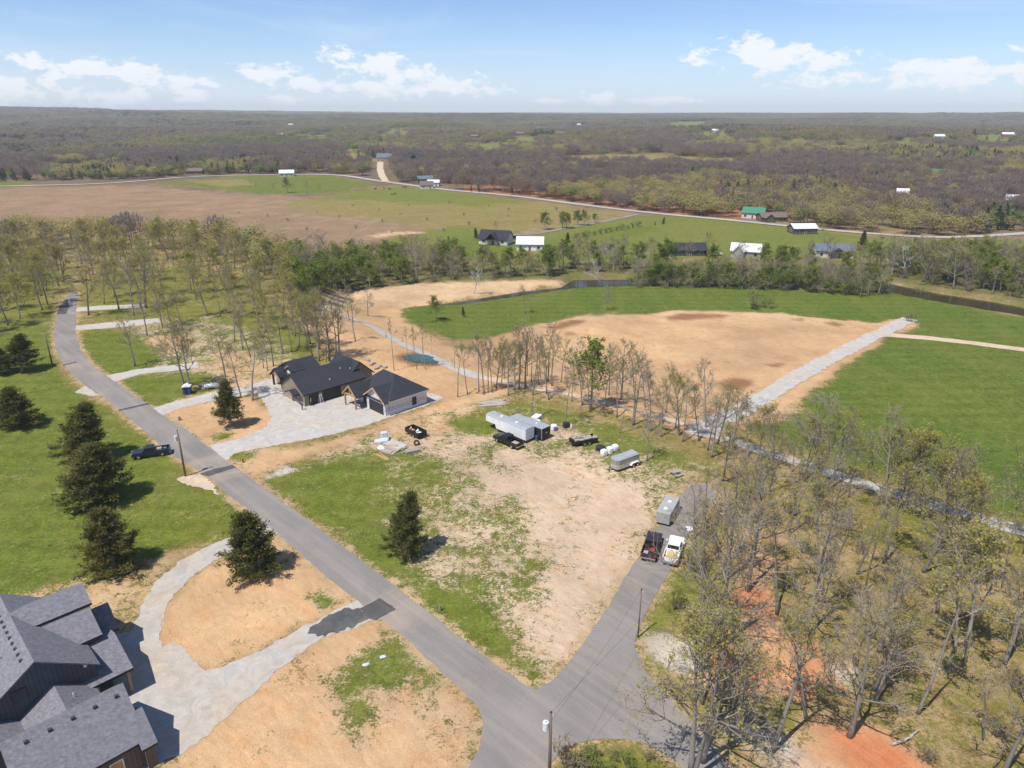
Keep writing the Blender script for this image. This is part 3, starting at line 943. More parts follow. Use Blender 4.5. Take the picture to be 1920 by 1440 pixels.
def sheet(name, px, mat, lift, jit=0.0, step=0.6, grid=2.0, world=None, flat=None, kind='structure', label=None):
    poly = world if world is not None else P(px)[:, :2]
    pts = resample(poly, step, jit, sum(map(ord, name)) % 1000)
    arr = np.array(pts)
    lo, hi = arr.min(0), arr.max(0)
    gx, gy = np.meshgrid(np.arange(lo[0], hi[0], grid), np.arange(lo[1], hi[1], grid))
    gx, gy = gx.ravel(), gy.ravel()
    keep = poly_sdf(gx, gy, arr) > grid * 0.3
    vs = [Vector(p) for p in pts] + [Vector((a, b)) for a, b in zip(gx[keep], gy[keep])]
    n = len(pts)
    r = delaunay_2d_cdt(vs, [(i, (i + 1) % n) for i in range(n)], [], 1, 1e-5)
    v2 = np.array([(p.x, p.y) for p in r[0]])
    z = height(v2[:, 0], v2[:, 1]) + lift if flat is None else np.full(len(v2), flat)
    me = bpy.data.meshes.new(name)
    me.from_pydata([(a, b, c) for (a, b), c in zip(v2, z)], [], [tuple(f) for f in r[2]])
    me.materials.append(MAT[mat])
    for p in me.polygons:
        p.use_smooth = True
    me.update()
    if len(me.polygons) and me.polygons[0].normal.z < 0:
        me.flip_normals()
    o = bpy.data.objects.new(name, me)
    COL.objects.link(o)
    tag(o, label, None, kind=kind)
    return o


def strip(name, px, width, mat, lift, label=None, step=3.0, jit=0.0):
    pw = P(px)[:, :2]
    # smooth centre line
    for _ in range(2):
        q = [pw[0]]
        for i in range(len(pw) - 1):
            q += [pw[i] * .75 + pw[i + 1] * .25, pw[i] * .25 + pw[i + 1] * .75]
        q.append(pw[-1])
        pw = np.array(q)
    c = np.array(resample(pw, step, 0, 1, closed=False))
    d = np.gradient(c, axis=0)
    d /= np.linalg.norm(d, axis=1)[:, None] + 1e-9
    nrm = np.stack([-d[:, 1], d[:, 0]], 1)
    rng = np.random.default_rng(5)
    cols = []
    for k, s in enumerate((-.5, -.17, .17, .5)):
        j = rng.uniform(-jit, jit, len(c)) if k in (0, 3) else 0.0
        cols.append(c + nrm * (width * s + j)[:, None] if np.ndim(j) else c + nrm * (width * s))
    v2 = np.stack(cols, 1).reshape(-1, 2)
    z = height(v2[:, 0], v2[:, 1]) + lift
    n = len(c)
    idx = np.arange(n * 4).reshape(n, 4)
    f = np.concatenate([np.stack([idx[:-1, k], idx[:-1, k + 1], idx[1:, k + 1], idx[1:, k]], 1) for k in range(3)])
    me = np_mesh(name, np.concatenate([v2, z[:, None]], 1), f, mat)
    if me.polygons[0].normal.z < 0:
        me.flip_normals()
    o = bpy.data.objects.new(name, me)
    COL.objects.link(o)
    tag(o, label, None, kind='structure')
    return c


sheet('road', None, 'asphalt', 0.05, 0.10, 0.8, 2.0, world=[tuple(p) for p in ROAD_W], label='grey asphalt street with a side street curving round the lot')
sheet('road_patch', [(374, 889), (400, 880), (436, 872), (444, 877), (420, 884), (390, 894)], 'new_asphalt', 0.062, 0.05, 0.5, 1.5, label='black asphalt patch across the street by the utility pole')
sheet('road_patch', [(221, 769), (250, 762), (277, 756), (280, 758), (252, 765), (224, 771)], 'new_asphalt', 0.062, 0.03, 0.5, 1.5, label='narrow black trench patch across the upper street')
sheet('road_patch', [(117, 684), (143, 678), (145, 680), (119, 686)], 'new_asphalt', 0.062, 0.03, 0.5, 1.5, label='thin black trench line near the top of the street')
sheet('road_patch', [(112, 574), (126, 560), (130, 575), (124, 589), (106, 590)], 'new_asphalt', 0.062, 0.05, 0.5, 1.5, label='dark fresh asphalt patch at the far end of the street')
GA = [(700, 1128), (720, 1150), (690, 1166), (600, 1200), (520, 1255), (440, 1330), (390, 1380), (320, 1420), (262, 1460), (190, 1460), (170, 1300), (170, 1200), (243, 1186), (265, 1135), (300, 1085), (340, 1050), (400, 1020), (450, 998), (498, 980), (522, 1000), (440, 1036), (400, 1052), (365, 1075), (325, 1120), (308, 1150), (298, 1200), (302, 1222), (322, 1205), (345, 1215), (362, 1240), (385, 1258), (440, 1240), (500, 1215), (560, 1180), (620, 1150), (680, 1122)]
sheet('gravel_driveway', GA, 'gravel', 0.03, 0.22, 0.5, 1.6, label='pale gravel driveway looping in front of the grey roofed house')
sheet('driveway_apron', [(676, 1141), (712, 1122), (743, 1143), (704, 1163), (690, 1160)], 'new_asphalt', 0.075, 0.06, 0.4, 1.2, label='black asphalt apron where the looping driveway meets the street')
sheet('driveway_apron', [(577, 1189), (590, 1172), (625, 1152), (655, 1140), (678, 1142), (690, 1162), (650, 1176), (610, 1194)], 'black_millings', 0.066, 0.3, 0.4, 1.2, label='loose black asphalt millings spread on the looping driveway')
GB = [(388, 835), (424, 866), (438, 851), (500, 838), (600, 820), (690, 797), (735, 782), (800, 760), (832, 746), (812, 738), (690, 742), (600, 742), (560, 738), (525, 722), (480, 735), (500, 762), (508, 785), (494, 802), (460, 818), (420, 830)]
sheet('gravel_driveway', GB, 'white_gravel', 0.03, 0.22, 0.5, 1.6, label='wide pale gravel yard in front of the two dark roofed buildings')
sheet('gravel_driveway', [(286, 766), (303, 779), (345, 764), (420, 748), (482, 738), (524, 725), (516, 708), (470, 722), (400, 736), (330, 752)], 'white_gravel', 0.038, 0.18, 0.5, 1.6, label='narrow gravel drive running past the propane tank')
sheet('gravel_driveway', [(199, 705), (216, 716), (262, 702), (335, 694), (372, 690), (370, 680), (330, 684), (258, 692)], 'white_gravel', 0.03, 0.18, 0.5, 1.6, label='short gravel stub drive between two green lots')
sheet('gravel_driveway', [(141, 611), (142, 619), (200, 616), (262, 610), (300, 604), (295, 597), (240, 601)], 'white_gravel', 0.03, 0.18, 0.5, 1.6, label='gravel stub drive beside the dark leafless tree lot')
sheet('gravel_driveway', [(142, 577), (142, 585), (190, 581), (275, 577), (275, 570), (190, 573)], 'white_gravel', 0.03, 0.18, 0.5, 1.6, label='gravel stub drive nearest the upper woods')
sheet('gravel_pad', [(140, 735), (160, 722), (175, 735), (190, 742), (165, 742)], 'gravel', 0.02, 0.2, 0.5, 1.4, label='small gravel pad at the left verge of the street')
sheet('gravel_pad', [(250, 853), (280, 858), (318, 852), (334, 852), (320, 843), (290, 842)], 'pale_gravel' if 'pale_gravel' in MAT else 'gravel', 0.02, 0.2, 0.5, 1.4, label='gravel pull-off under the navy pickup')
sheet('gravel_pad', [(332, 897), (352, 890), (378, 888), (404, 912), (410, 928), (380, 915), (350, 910)], 'dirt_track', 0.02, 0.25, 0.5, 1.4, label='stony bare patch at the foot of the utility pole')
strip('valley_road', [(560, 548), (590, 570), (640, 590), (700, 612), (745, 642), (795, 662), (850, 690), (900, 708)], 3.4, 'gravel', 0.07, 'gravel road descending past the green pond', 2.0, 0.25)
strip('valley_track', [(896, 706), (960, 720), (1060, 737), (1180, 766), (1300, 800), (1330, 810)], 2.2, 'dirt_track', 0.06, 'tan dirt track hidden among the trees below the lot', 2.0, 0.25)
strip('valley_road', [(1300, 802), (1400, 836), (1480, 862), (1600, 902), (1750, 948), (1900, 990), (2050, 1040)], 3.4, 'gravel', 0.075, 'gravel road following the foot of the wooded bank', 2.0, 0.25)
strip('farm_road', [(1310, 818), (1380, 772), (1440, 738), (1500, 704), (1560, 670), (1640, 630), (1706, 598)], 5.0, 'white_gravel', 0.10, 'straight pale gravel road between the dirt field and the green field', 1.3, 0.5)
strip('farm_track', [(1660, 628), (1740, 634), (1820, 643), (1920, 656), (2080, 680)], 4.2, 'dirt_track', 0.09, 'tan dirt track crossing the green field', 2.0, 0.2)
strip('county_road', [(-120, 352), (60, 348), (200, 345), (330, 333), (420, 329), (560, 327), (640, 328), (705, 339), (760, 346), (830, 356), (950, 366), (1060, 380), (1200, 398), (1400, 416), (1560, 433), (1720, 445), (1800, 446), (1960, 436)], 6.0, 'far_road', 0.32, 'pale county road along the foot of the far hill', 6.0)
strip('side_road', [(714, 299), (712, 315), (716, 330), (724, 341)], 7.0, 'dirt_track', 0.4, 'pale gravel lane climbing the far hill', 4.0, 0.6)
strip('house_lane', [(1195, 402), (1160, 410), (1110, 420), (1040, 432), (1000, 440), (960, 441)], 3.6, 'asphalt', 0.2, 'dark lane leading to the white ranch house', 4.0)
sheet('creek', None, 'creek_water', 0, 0.0, 3.0, 12.0, world=[tuple(p) for p in (CREEK - CREEK.mean(0)) * 1.0 + CREEK.mean(0)], flat=-9.15, label='brown creek winding between tree lined banks')
sheet('pond', [(752, 669), (764, 666), (790, 665), (808, 669), (823, 679), (820, 682), (800, 682), (772, 679), (757, 674)], 'pond_water', 0.12, 0.35, 0.8, 1.5, label='small green pond in the bare soil')
#PART2
# ------------------------------------------------------------------ buildings
S2 = math.sqrt(0.5)


def ab(a, b):
    """street-aligned plan coordinates -> x, y (a: away from the street's left side, b: along the street)"""
    return ((a + b) * S2, (a - b) * S2)


class House:
    def __init__(self, name, A, B, label, cat='house', rz=None, xy=None):
        x, y = ab(A, B) if xy is None else xy
        self.A, self.B = A, B
        self.root = thing(name, (x, y, hz(x, y) - 0.02), R(45) if rz is None else rz, label, cat)

    def yy(self, b):
        return self.B - b

    def gable(self, a0, a1, b0, b1, ze, zr, ridge='a', wall='siding_dark', roof='shingle_grey', over=0.4, z0=-0.3, wname='wall', rname='roof', th=0.16):
        x0, x1 = a0 - self.A, a1 - self.A
        y0, y1 = self.yy(b1), self.yy(b0)
        if ridge == 'a':
            c, h, ax, lo, hi, e0, e1 = (y0 + y1) / 2, (y1 - y0) / 2, 0, x0, x1, y0, y1
        else:
            c, h, ax, lo, hi, e0, e1 = (x0 + x1) / 2, (x1 - x0) / 2, 1, y0, y1, x0, x1
        k = (zr - ze) / h
        w = None
        if wall:
            m = MB().prism([(e0, z0), (e1, z0), (e1, ze), (c, zr), (e0, ze)], ax, lo, hi)
            w = m.build(wname, wall, self.root)
        m = MB()
        eo, zo = h + over, ze - over * k
        lift = 0.012
        for s in (-1, 1):
            m.prism([(c, zr + lift), (c + s * eo, zo + lift), (c + s * eo, zo + th), (c, zr + th)], ax, lo - over, hi + over)
        r = m.build(rname, roof, self.root)
        # fascia boards along the eaves
        for s in (-1, 1):
            t = c + s * (eo + 0.012)
            q = [(t - 0.012, zo - 0.10), (t + 0.012, zo - 0.10), (t + 0.012, zo + th - 0.01), (t - 0.012, zo + th - 0.01)]
            MB().prism(q, ax, lo - over + .01, hi + over - .01).build('fascia', 'trim_dark', r)
        return w, r

    def panel(self, name, side, u0, u1, z0, z1, at, mat, depth=0.05, parent=None, frame=None, fmat='trim_dark', lab=None):
        """a flat panel set on a wall: side 'b' faces +b (along y-), 'a' faces -a, 'A' faces +a"""
        m = MB()

        def bx(mm, u0, u1, z0, z1, d0, d1):
            if side == 'b':
                y = self.yy(at)
                mm.box(u0 - self.A, u1 - self.A, y - d1, y - d0, z0, z1)
            elif side == 'a':
                x = at - self.A
                mm.box(x - d1, x - d0, self.yy(u1), self.yy(u0), z0, z1)
            else:
                x = at - self.A
                mm.box(x + d0, x + d1, self.yy(u1), self.yy(u0), z0, z1)
        bx(m, u0, u1, z0, z1, -0.02, depth)
        o = m.build(name, mat, parent or self.root)
        if frame:
            fm = MB()
            w = frame
            bx(fm, u0 - w, u0, z0, z1 + w, -0.02, depth + 0.04)
            bx(fm, u1, u1 + w, z0, z1 + w, -0.02, depth + 0.04)
            bx(fm, u0, u1, z1, z1 + w, -0.02, depth + 0.035)
            fm.build('frame', fmat, o)
        return o

    def post(self, a, b, z1, mat='timber', w=0.14, name='post'):
        x, y = a - self.A, self.yy(b)
        return MB().box(x - w, x + w, y - w, y + w, -0.2, z1).build(name, mat, self.root)


def house_grey():
    h = House('ranch_house', 6.0, -68.0, 'large house with charcoal siding and grey shingled cross gables by the looping driveway')
    h.gable(1.1, 9.9, -79.2, -66.3, 4.9, 8.0, 'b')
    MB().box(-1.2 - h.A, 11.2 - h.A, h.yy(-67.2), h.yy(-79.4), -.3, 2.9).build('wall', 'siding_dark', h.root)
    h.gable(5.5, 11.3, -80.0, -70.0, 5.3, 7.75, 'a')
    h.gable(5.5, 11.8, -77.0, -73.0, 7.1, 8.05, 'a', over=0.2)
    h.gable(11.0, 13.4, -76.6, -73.3, 3.1, 4.9, 'a', wall=None)
    h.gable(7.6, 12.5, -74.2, -65.7, 3.0, 4.45, 'a', wall=None, over=0.3)
    h.gable(3.6, 9.2, -66.4, -62.0, 2.8, 4.6, 'b', over=0.3)
    h.gable(1.6, 10.3, -63.8, -55.9, 3.15, 6.2, 'a', wall='siding_brown', over=0.35)
    h.gable(10.2, 11.0, -60.2, -55.2, 2.7, 4.5, 'a', wall='siding_brown', over=0.25)
    h.gable(-3.0, 1.6, -79.0, -66.0, 2.7, 4.2, 'b', over=0.3)
    h.gable(-2.0, 3.4, -66.4, -62.6, 2.6, 3.9, 'b', over=0.3)
    for a, b in ((12.35, -66.0), (12.35, -69.0), (9.6, -65.9), (13.1, -73.7), (13.1, -76.2)):
        h.post(a, b, 3.1)
    MB().box(12.2 - h.A, 12.5 - h.A, h.yy(-65.8), h.yy(-65.8) + 6.5, 2.75, 3.0).build('porch_beam', 'timber', h.root)
    h.panel('window', 'b', 3.3, 4.4, 4.5, 5.7, -66.3, 'window_glass', 0.04, None, 0.08)
    h.panel('vent', 'b', 0.9, 1.4, 4.0, 4.4, -66.3, 'vent_dark', 0.06)
    h.panel('wall_lamp', 'b', 9.0, 9.25, 5.1, 5.4, -66.3, 'trim_white', 0.3)
    h.panel('door', 'b', 7.6, 8.5, 0.0, 2.1, -55.9, 'timber', 0.05, None, 0.1, 'trim_white')
    h.panel('window', 'b', 3.6, 5.2, 0.9, 2.1, -55.9, 'window_glass', 0.04, None, 0.08)
    h.panel('entrance_door', 'A', -75.4, -74.4, 0.0, 2.2, 11.6, 'timber', 0.06, None, 0.1)
    for i in range(2):
        h.panel('garage_door', 'A', -63.2 + i * 3.4, -60.6 + i * 3.4, 0.0, 2.3, 10.3 if i == 0 else 11.0, 'dark_panel', 0.05, None, 0.1)
    vent = MB().box(-.14, .14, -.14, .14, -0.05, .14).mesh('roof_vent', 'vent_dark')
    def put_vent(a, b, z):
        o = bpy.data.objects.new('roof_vent', vent)
        COL.objects.link(o)
        o.parent = h.root
        o.location = (a - h.A, h.yy(b), z)
    for i in range(5):
        put_vent(2.9 + i * 1.72, -59.15, 5.87)
    for i in range(11):
        put_vent(4.75, -67.6 - i * 1.05, 7.62)
    MB().cyl((3.3 - h.A, h.yy(-70.5), 7.0), .09, 1.1).build('vent_pipe', 'chrome', h.root)
    MB().cyl((3.9 - h.A, h.yy(-74.0), 7.4), .06, .9).build('vent_pipe', 'trim_white', h.root)
    MB().cyl((7.4 - h.A, h.yy(-64.0), 4.2), .05, .7).build('vent_pipe', 'trim_white', h.root)


def house_shop():
    h = House('shop_house', 68.0, -124.0, 'olive sided shop house with black roof and two open garage bays')
    h.gable(62.4, 76.0, -128.6, -119.8, 2.75, 5.7, 'a', 'siding_olive', 'shingle_black')
    h.gable(65.6, 71.0, -137.0, -126.0, 2.75, 5.7, 'a', 'siding_olive', 'shingle_black')
    h.gable(73.4, 79.4, -129.4, -121.5, 2.75, 5.5, 'b', 'siding_olive', 'shingle_black')
    h.gable(63.8, 66.2, -135.6, -131.6, 2.6, 4.2, 'a', None, 'shingle_black', 0.35, rname='porch_roof')
    h.gable(61.2, 62.5, -124.6, -121.6, 2.3, 2.9, 'a', None, 'shingle_black', 0.2, rname='awning')
    for b in (-135.4, -131.8):
        h.post(64.0, b, 2.6, 'trim_dark', 0.16)
    MB().prism([(h.yy(-131.6), 2.6), (h.yy(-135.6), 2.6), (h.yy(-133.6), 4.15)], 0, 63.75 - h.A, 63.95 - h.A).build('gable_front', 'siding_olive', h.root)
    # dormer on the junction of the two roofs
    d = MB()
    y = h.yy(-127.3)
    d.prism([(y - 1.0, 4.4), (y + 1.0, 4.4), (y + 1.0, 5.3), (y, 6.1), (y - 1.0, 5.3)], 0, 63.6 - h.A, 66.4 - h.A)
    dm = d.build('dormer', 'siding_olive', h.root)
    MB().box(63.52 - h.A, 63.62 - h.A, y - .55, y + .55, 4.85, 5.3).build('window', 'trim_white', dm)
    dr = MB()
    for s in (-1, 1):
        dr.prism([(y, 6.12), (y + s * 1.25, 5.12), (y + s * 1.25, 5.24), (y, 6.24)], 0, 63.3 - h.A, 66.6 - h.A)
    dr.build('roof', 'shingle_black', dm)
    h.panel('bay_shade_panel', 'b', 63.3, 65.6, 0.0, 2.2, -119.8, 'dark_panel', 0.03, None, 0.12, 'siding_olive')  # flat dark panels on the solid wall paint the shade inside both open bays
    h.panel('bay_shade_panel', 'b', 66.4, 70.6, 0.0, 2.3, -119.8, 'dark_panel', 0.03, None, 0.12, 'siding_olive')
    h.panel('window', 'a', -123.9, -122.9, 0.8, 2.0, 62.4, 'window_glass', 0.03, None, 0.1, 'trim_dark')
    h.panel('window', 'a', -121.6, -120.6, 0.8, 2.0, 62.4, 'window_glass', 0.03, None, 0.1, 'trim_dark')
    h.panel('window', 'a', -130.9, -129.6, 0.8, 2.0, 65.6, 'window_glass', 0.03, None, 0.1, 'trim_dark')
    h.panel('entrance_door', 'a', -134.2, -133.0, 0.0, 2.1, 65.6, 'trim_dark', 0.03, None, 0.1, 'timber')
    h.panel('stone_skirt', 'a', -128.5, -119.9, -0.2, 0.75, 62.4, 'stone', 0.02)
    for (a, b, z) in ((72.5, -122.6, 4.7), (74.5, -122.0, 4.3), (69.0, -121.0, 3.6)):
        MB().cyl((a - h.A, h.yy(b), z), .09, .6).build('vent_pipe', 'trim_white', h.root)


def house_wrap():
    A, B = 76.2, -110.0
    h = House('garage_building', A, B, 'unfinished garage in printed house wrap with black hip roof and timber porch', 'garage')
    a0, a1, b0, b1, ze, zr = 71.8, 80.6, -115.6, -104.5, 2.9, 6.1
    x0, x1, y0, y1 = a0 - A, a1 - A, h.yy(b1), h.yy(b0)
    MB().box(x0, x1, y0, y1, -0.3, ze).build('wall', 'house_wrap', h.root)
    o = 0.45
    X0, X1, Y0, Y1, zb = x0 - o, x1 + o, y0 - o, y1 + o, ze - 0.12
    xm = (x0 + x1) / 2
    r0, r1 = Y0 + 4.6, Y1 - 3.6
    m = MB()
    V = [(X0, Y0, zb), (X1, Y0, zb), (X1, Y1, zb), (X0, Y1, zb), (xm, r0, zr), (xm, r1, zr)]
    V2 = [(x, y, z + .16) for x, y, z in V]
    m.add(V + V2, [(0, 1, 2, 3), (6, 10, 7), (7, 10, 11, 8), (8, 11, 9), (9, 11, 10, 6), (0, 6, 7, 1), (1, 7, 8, 2), (2, 8, 9, 3), (3, 9, 6, 0)])
    roof = m.build('roof', 'shingle_black', h.root)
    MB().box(X0 - .02, X0, Y0, Y1, zb - .08, zb + .15).build('fascia', 'plywood', roof)
    MB().box(X0, X1, Y0 - .02, Y0, zb - .08, zb + .15).build('fascia', 'trim_white', roof)
    # front garage gable
    gb0, gb1 = -110.9, -104.7
    gy0, gy1 = h.yy(gb1), h.yy(gb0)
    c, hh, zt = (gy0 + gy1) / 2, (gy1 - gy0) / 2, 5.0
    MB().prism([(gy0, ze + .02), (gy1, ze + .02), (c, zt)], 0, x0 - 1.0, x0 + 3.0).build('front_gable', 'house_wrap', h.root)
    MB().box(x0 - 1.0, x0 + .1, gy0 + .02, gy1 - .02, -0.28, ze + .01).build('wall', 'house_wrap', h.root)
    g = MB()
    k = (zt - ze) / hh
    for s in (-1, 1):
        e = hh + .45
        g.prism([(c, zt + .02), (c + s * e, zt + .02 - e * k), (c + s * e, zt + .16 - e * k), (c, zt + .16)], 0, x0 - 1.5, x0 + 3.0)
    gr = g.build('roof', 'shingle_black', h.root)
    t = MB()
    for s in (-1, 1):
        e = hh + .45
        t.prism([(c, zt - .12), (c + s * e, zt - .12 - e * k), (c + s * e, zt + .17 - e * k), (c, zt + .17)], 0, x0 - 1.56, x0 - 1.5)
    t.build('rake_board', 'plywood', gr)
    MB().box(x0 - 1.35, x0 - .98, gy0 - .3, gy1 + .3, ze - .28, ze - .05).build('lower_eave', 'shingle_black', gr)
    h.panel('garage_door', 'a', -110.0, -105.2, 0.0, 2.25, a0 - 1.0, 'dark_panel', 0.05, None, 0.14, 'white_metal')
    h.panel('doorway', 'a', -113.5, -112.5, 0.0, 2.1, a0, 'dark_panel', 0.04, None, 0.06, 'plywood')
    h.panel('doorway', 'b', 76.9, 78.0, 0.5, 2.2, b1, 'dark_panel', 0.04, None, 0.06, 'house_wrap')
    # timber porch
    pb0, pb1 = -115.2, -111.3
    py0, py1 = h.yy(pb1), h.yy(pb0)
    c, hh, zt = (py0 + py1) / 2, (py1 - py0) / 2, 4.5
    g = MB()
    k = (zt - 2.8) / hh
    for s in (-1, 1):
        e = hh + .4
        g.prism([(c, zt), (c + s * e, zt - e * k), (c + s * e, zt + .14 - e * k), (c, zt + .14)], 0, x0 - 3.4, x0 + 2.0)
    pr = g.build('porch_roof', 'shingle_black', h.root)
    t = MB()
    for s in (-1, 1):
        e = hh + .4
        t.prism([(c, zt - .22), (c + s * e, zt - .22 - e * k), (c + s * e, zt + .15 - e * k), (c, zt + .15)], 0, x0 - 3.5, x0 - 3.38)
    t.box(x0 - 3.3, x0 - 3.1, c - .09, c + .09, 2.7, zt - .2)
    t.build('porch_truss', 'timber', pr)
    MB().box(x0 - 3.35, x0 - 3.1, py0, py1, 2.5, 2.78).build('porch_beam', 'timber', h.root)
    for b in (pb0 + .15, pb1 - .15):
        h.post(a0 - 3.2, b, 2.6, 'timber', 0.13)


house_grey()
house_shop()
house_wrap()


def far_house(name, px, w, d, ze, zr, rz, wall, roof, label, cat='house', extra=None, group=None):
    p = P1(*px)
    h = House(name, 0, 0, label, cat, R(rz), (p.x, p.y))
    if group:
        h.root['group'] = group
    h.gable(-w / 2, w / 2, -d / 2, d / 2, ze, zr, 'a', wall, roof, 0.5, -1.2)
    if extra == 'wing':
        h.gable(-w * .42, -w * .08, -d * .15, d * .78, ze, zr * .96, 'b', wall, roof, 0.5, -1.2)
    if extra == 'porch':
        h.gable(-w * .2, w * .2, d * .2, d * .85, ze * .95, zr * .9, 'b', None, roof, 0.4)
        for a in (-w * .18, w * .18):
            h.post(a, d * .8, ze * .95, 'timber', .15)
    k = max(2, int(w / 4))
    for i in range(k):
        u = -w / 2 + (i + .5) * w / k
        if i == k // 2:
            h.panel('door', 'b', u - .5, u + .5, 0, 2.1, d / 2, 'siding_brown', .05, None, .08, 'trim_white')
        else:
            h.panel('window', 'b', u - .7, u + .7, .9, 2.2, d / 2, 'window_glass', .05, None, .08, 'trim_white')
    h.panel('window', 'a', -.8, .8, .9, 2.2, -w / 2, 'window_glass', .05, None, .08, 'trim_white')
    return h


far_house('ranch_house', (930, 456), 15, 9.5, 3.0, 6.6, -18, 'siding_white', 'shingle_black', 'white ranch house with dark roof and porch beyond the creek', extra='porch')
far_house('metal_barn', (994, 467), 12.5, 9, 3.2, 6.0, -4, 'white_metal', 'metal_roof_white', 'white metal barn on concrete pad beside the white ranch house', 'barn')
far_house('long_house', (1290, 477), 15, 8, 2.8, 5.4, 2, 'siding_dark', 'shingle_black', 'long low house with black roof among the creek trees')
far_house('metal_shed', (1398, 480), 13, 9, 3.0, 5.8, -20, 'grey_metal', 'metal_roof_white', 'grey metal shed with pale roof beside the red tractor', 'shed', 'wing')
far_house('creekside_house', (1560, 480), 16, 9, 3.2, 5.6, -8, 'siding_white', 'shingle_blue', 'pale house with blue grey roof and deck above the creek', extra='porch')
far_house('pole_barn', (1503, 437), 13, 9, 3.2, 5.2, 4, 'siding_brown', 'metal_roof_white', 'brown barn with a white metal roof beside the county road', 'barn')
far_house('green_roof_barn', (1413, 408), 13, 10, 3.4, 6.4, -28, 'siding_white', 'metal_roof_green', 'white barn with green metal roof at the edge of the forest', 'barn')
far_house('brown_house', (1446, 414), 16, 9, 2.8, 5.0, 6, 'siding_brown', 'shingle_brown', 'brown roofed house next to the green roofed barn', extra='wing')
far_house('hill_house', (722, 303), 18, 13, 5.0, 9.5, 0, 'tan_brick', 'shingle_blue', 'tan house with blue roof at the top of the steep gravel lane')
far_house('black_farmhouse', (776, 305), 22, 12, 5.0, 10.5, 5, 'siding_dark', 'shingle_black', 'black farmhouse with white trim on the far hill', extra='porch')
far_house('farmhouse', (800, 353), 11, 8, 3.2, 6.0, 10, 'siding_white', 'shingle_brown', 'small tan farmhouse at the bend of the county road')
far_house('farmhouse', (813, 348), 10, 7, 3.0, 5.0, 0, 'white_metal', 'metal_roof_white', 'white shed with metal roof across the county road from the tan farmhouse')
far_house('farmhouse', (797, 341), 14, 8, 3.0, 5.5, 12, 'siding_brown', 'shingle_blue', 'low grey roofed house among trees above the county road bend')
far_house('farmhouse', (538, 330), 14, 9, 3.2, 6.0, 15, 'siding_white', 'metal_roof_white', 'white farmhouse at the far edge of the green hay field')
far_house('farmhouse', (366, 326), 16, 10, 3.2, 6.0, 8, 'siding_brown', 'shingle_brown', 'brown farmhouse under trees at the corner of the hay field')
far_house('farmhouse', (1760, 330), 15, 9, 3.4, 6.4, -10, 'siding_green', 'metal_roof_green', 'green roofed cabin hidden in the leafless forest')
rng = random.Random(4)
k = 0
for (px, py, w, dk) in ((890, 259, 26, 1), (812, 244, 22, 1), (880, 236, 24, 0), (838, 234, 26, 1), (695, 247, 20, 0), (975, 254, 30, 1), (1050, 253, 34, 1), (1010, 242, 22, 0), (1085, 236, 22, 0), (1340, 248, 22, 0), (1590, 285, 30, 1),
                      (1760, 260, 26, 0), (1818, 252, 28, 0), (1888, 256, 30, 2), (1740, 236, 28, 1), (545, 236, 26, 0), (1165, 228, 30, 0), (1490, 290, 26, 1), (1120, 330, 22, 1), (1690, 372, 13, 0), (1894, 385, 14, 0), (560, 258, 26, 1), (525, 256, 22, 0)):
    wall, roof = (('siding_white', 'metal_roof_white'), ('siding_brown', 'shingle_brown'), ('red_paint', 'metal_roof_white'))[dk]
    lab = ('tiny white house on the distant wooded ridges', 'tiny brown house on the distant wooded ridges', 'tiny red barn on the distant wooded ridge')[dk]
    w *= .62 if py > 232 else .8
    far_house('distant_house', (px, py), w, w * .6, 4.2, 7.2, rng.uniform(-20, 20), wall, roof, lab, 'barn' if dk == 2 else 'house', group=('white houses on the far ridges', 'brown houses on the far ridges', 'red barns on the far ridges')[dk])

# ------------------------------------------------------------------ vehicles
def wheel(parent, x, y, r=.39, w=.27):
    t = MB().cyl((x, y, r), r, w, 1, 18).build('wheel', 'rubber', parent)
    MB().cyl((x, y + (w / 2 + .005) * (1 if y > 0 else -1), r), r * .58, .04, 1, 12).build('rim', 'chrome', t)


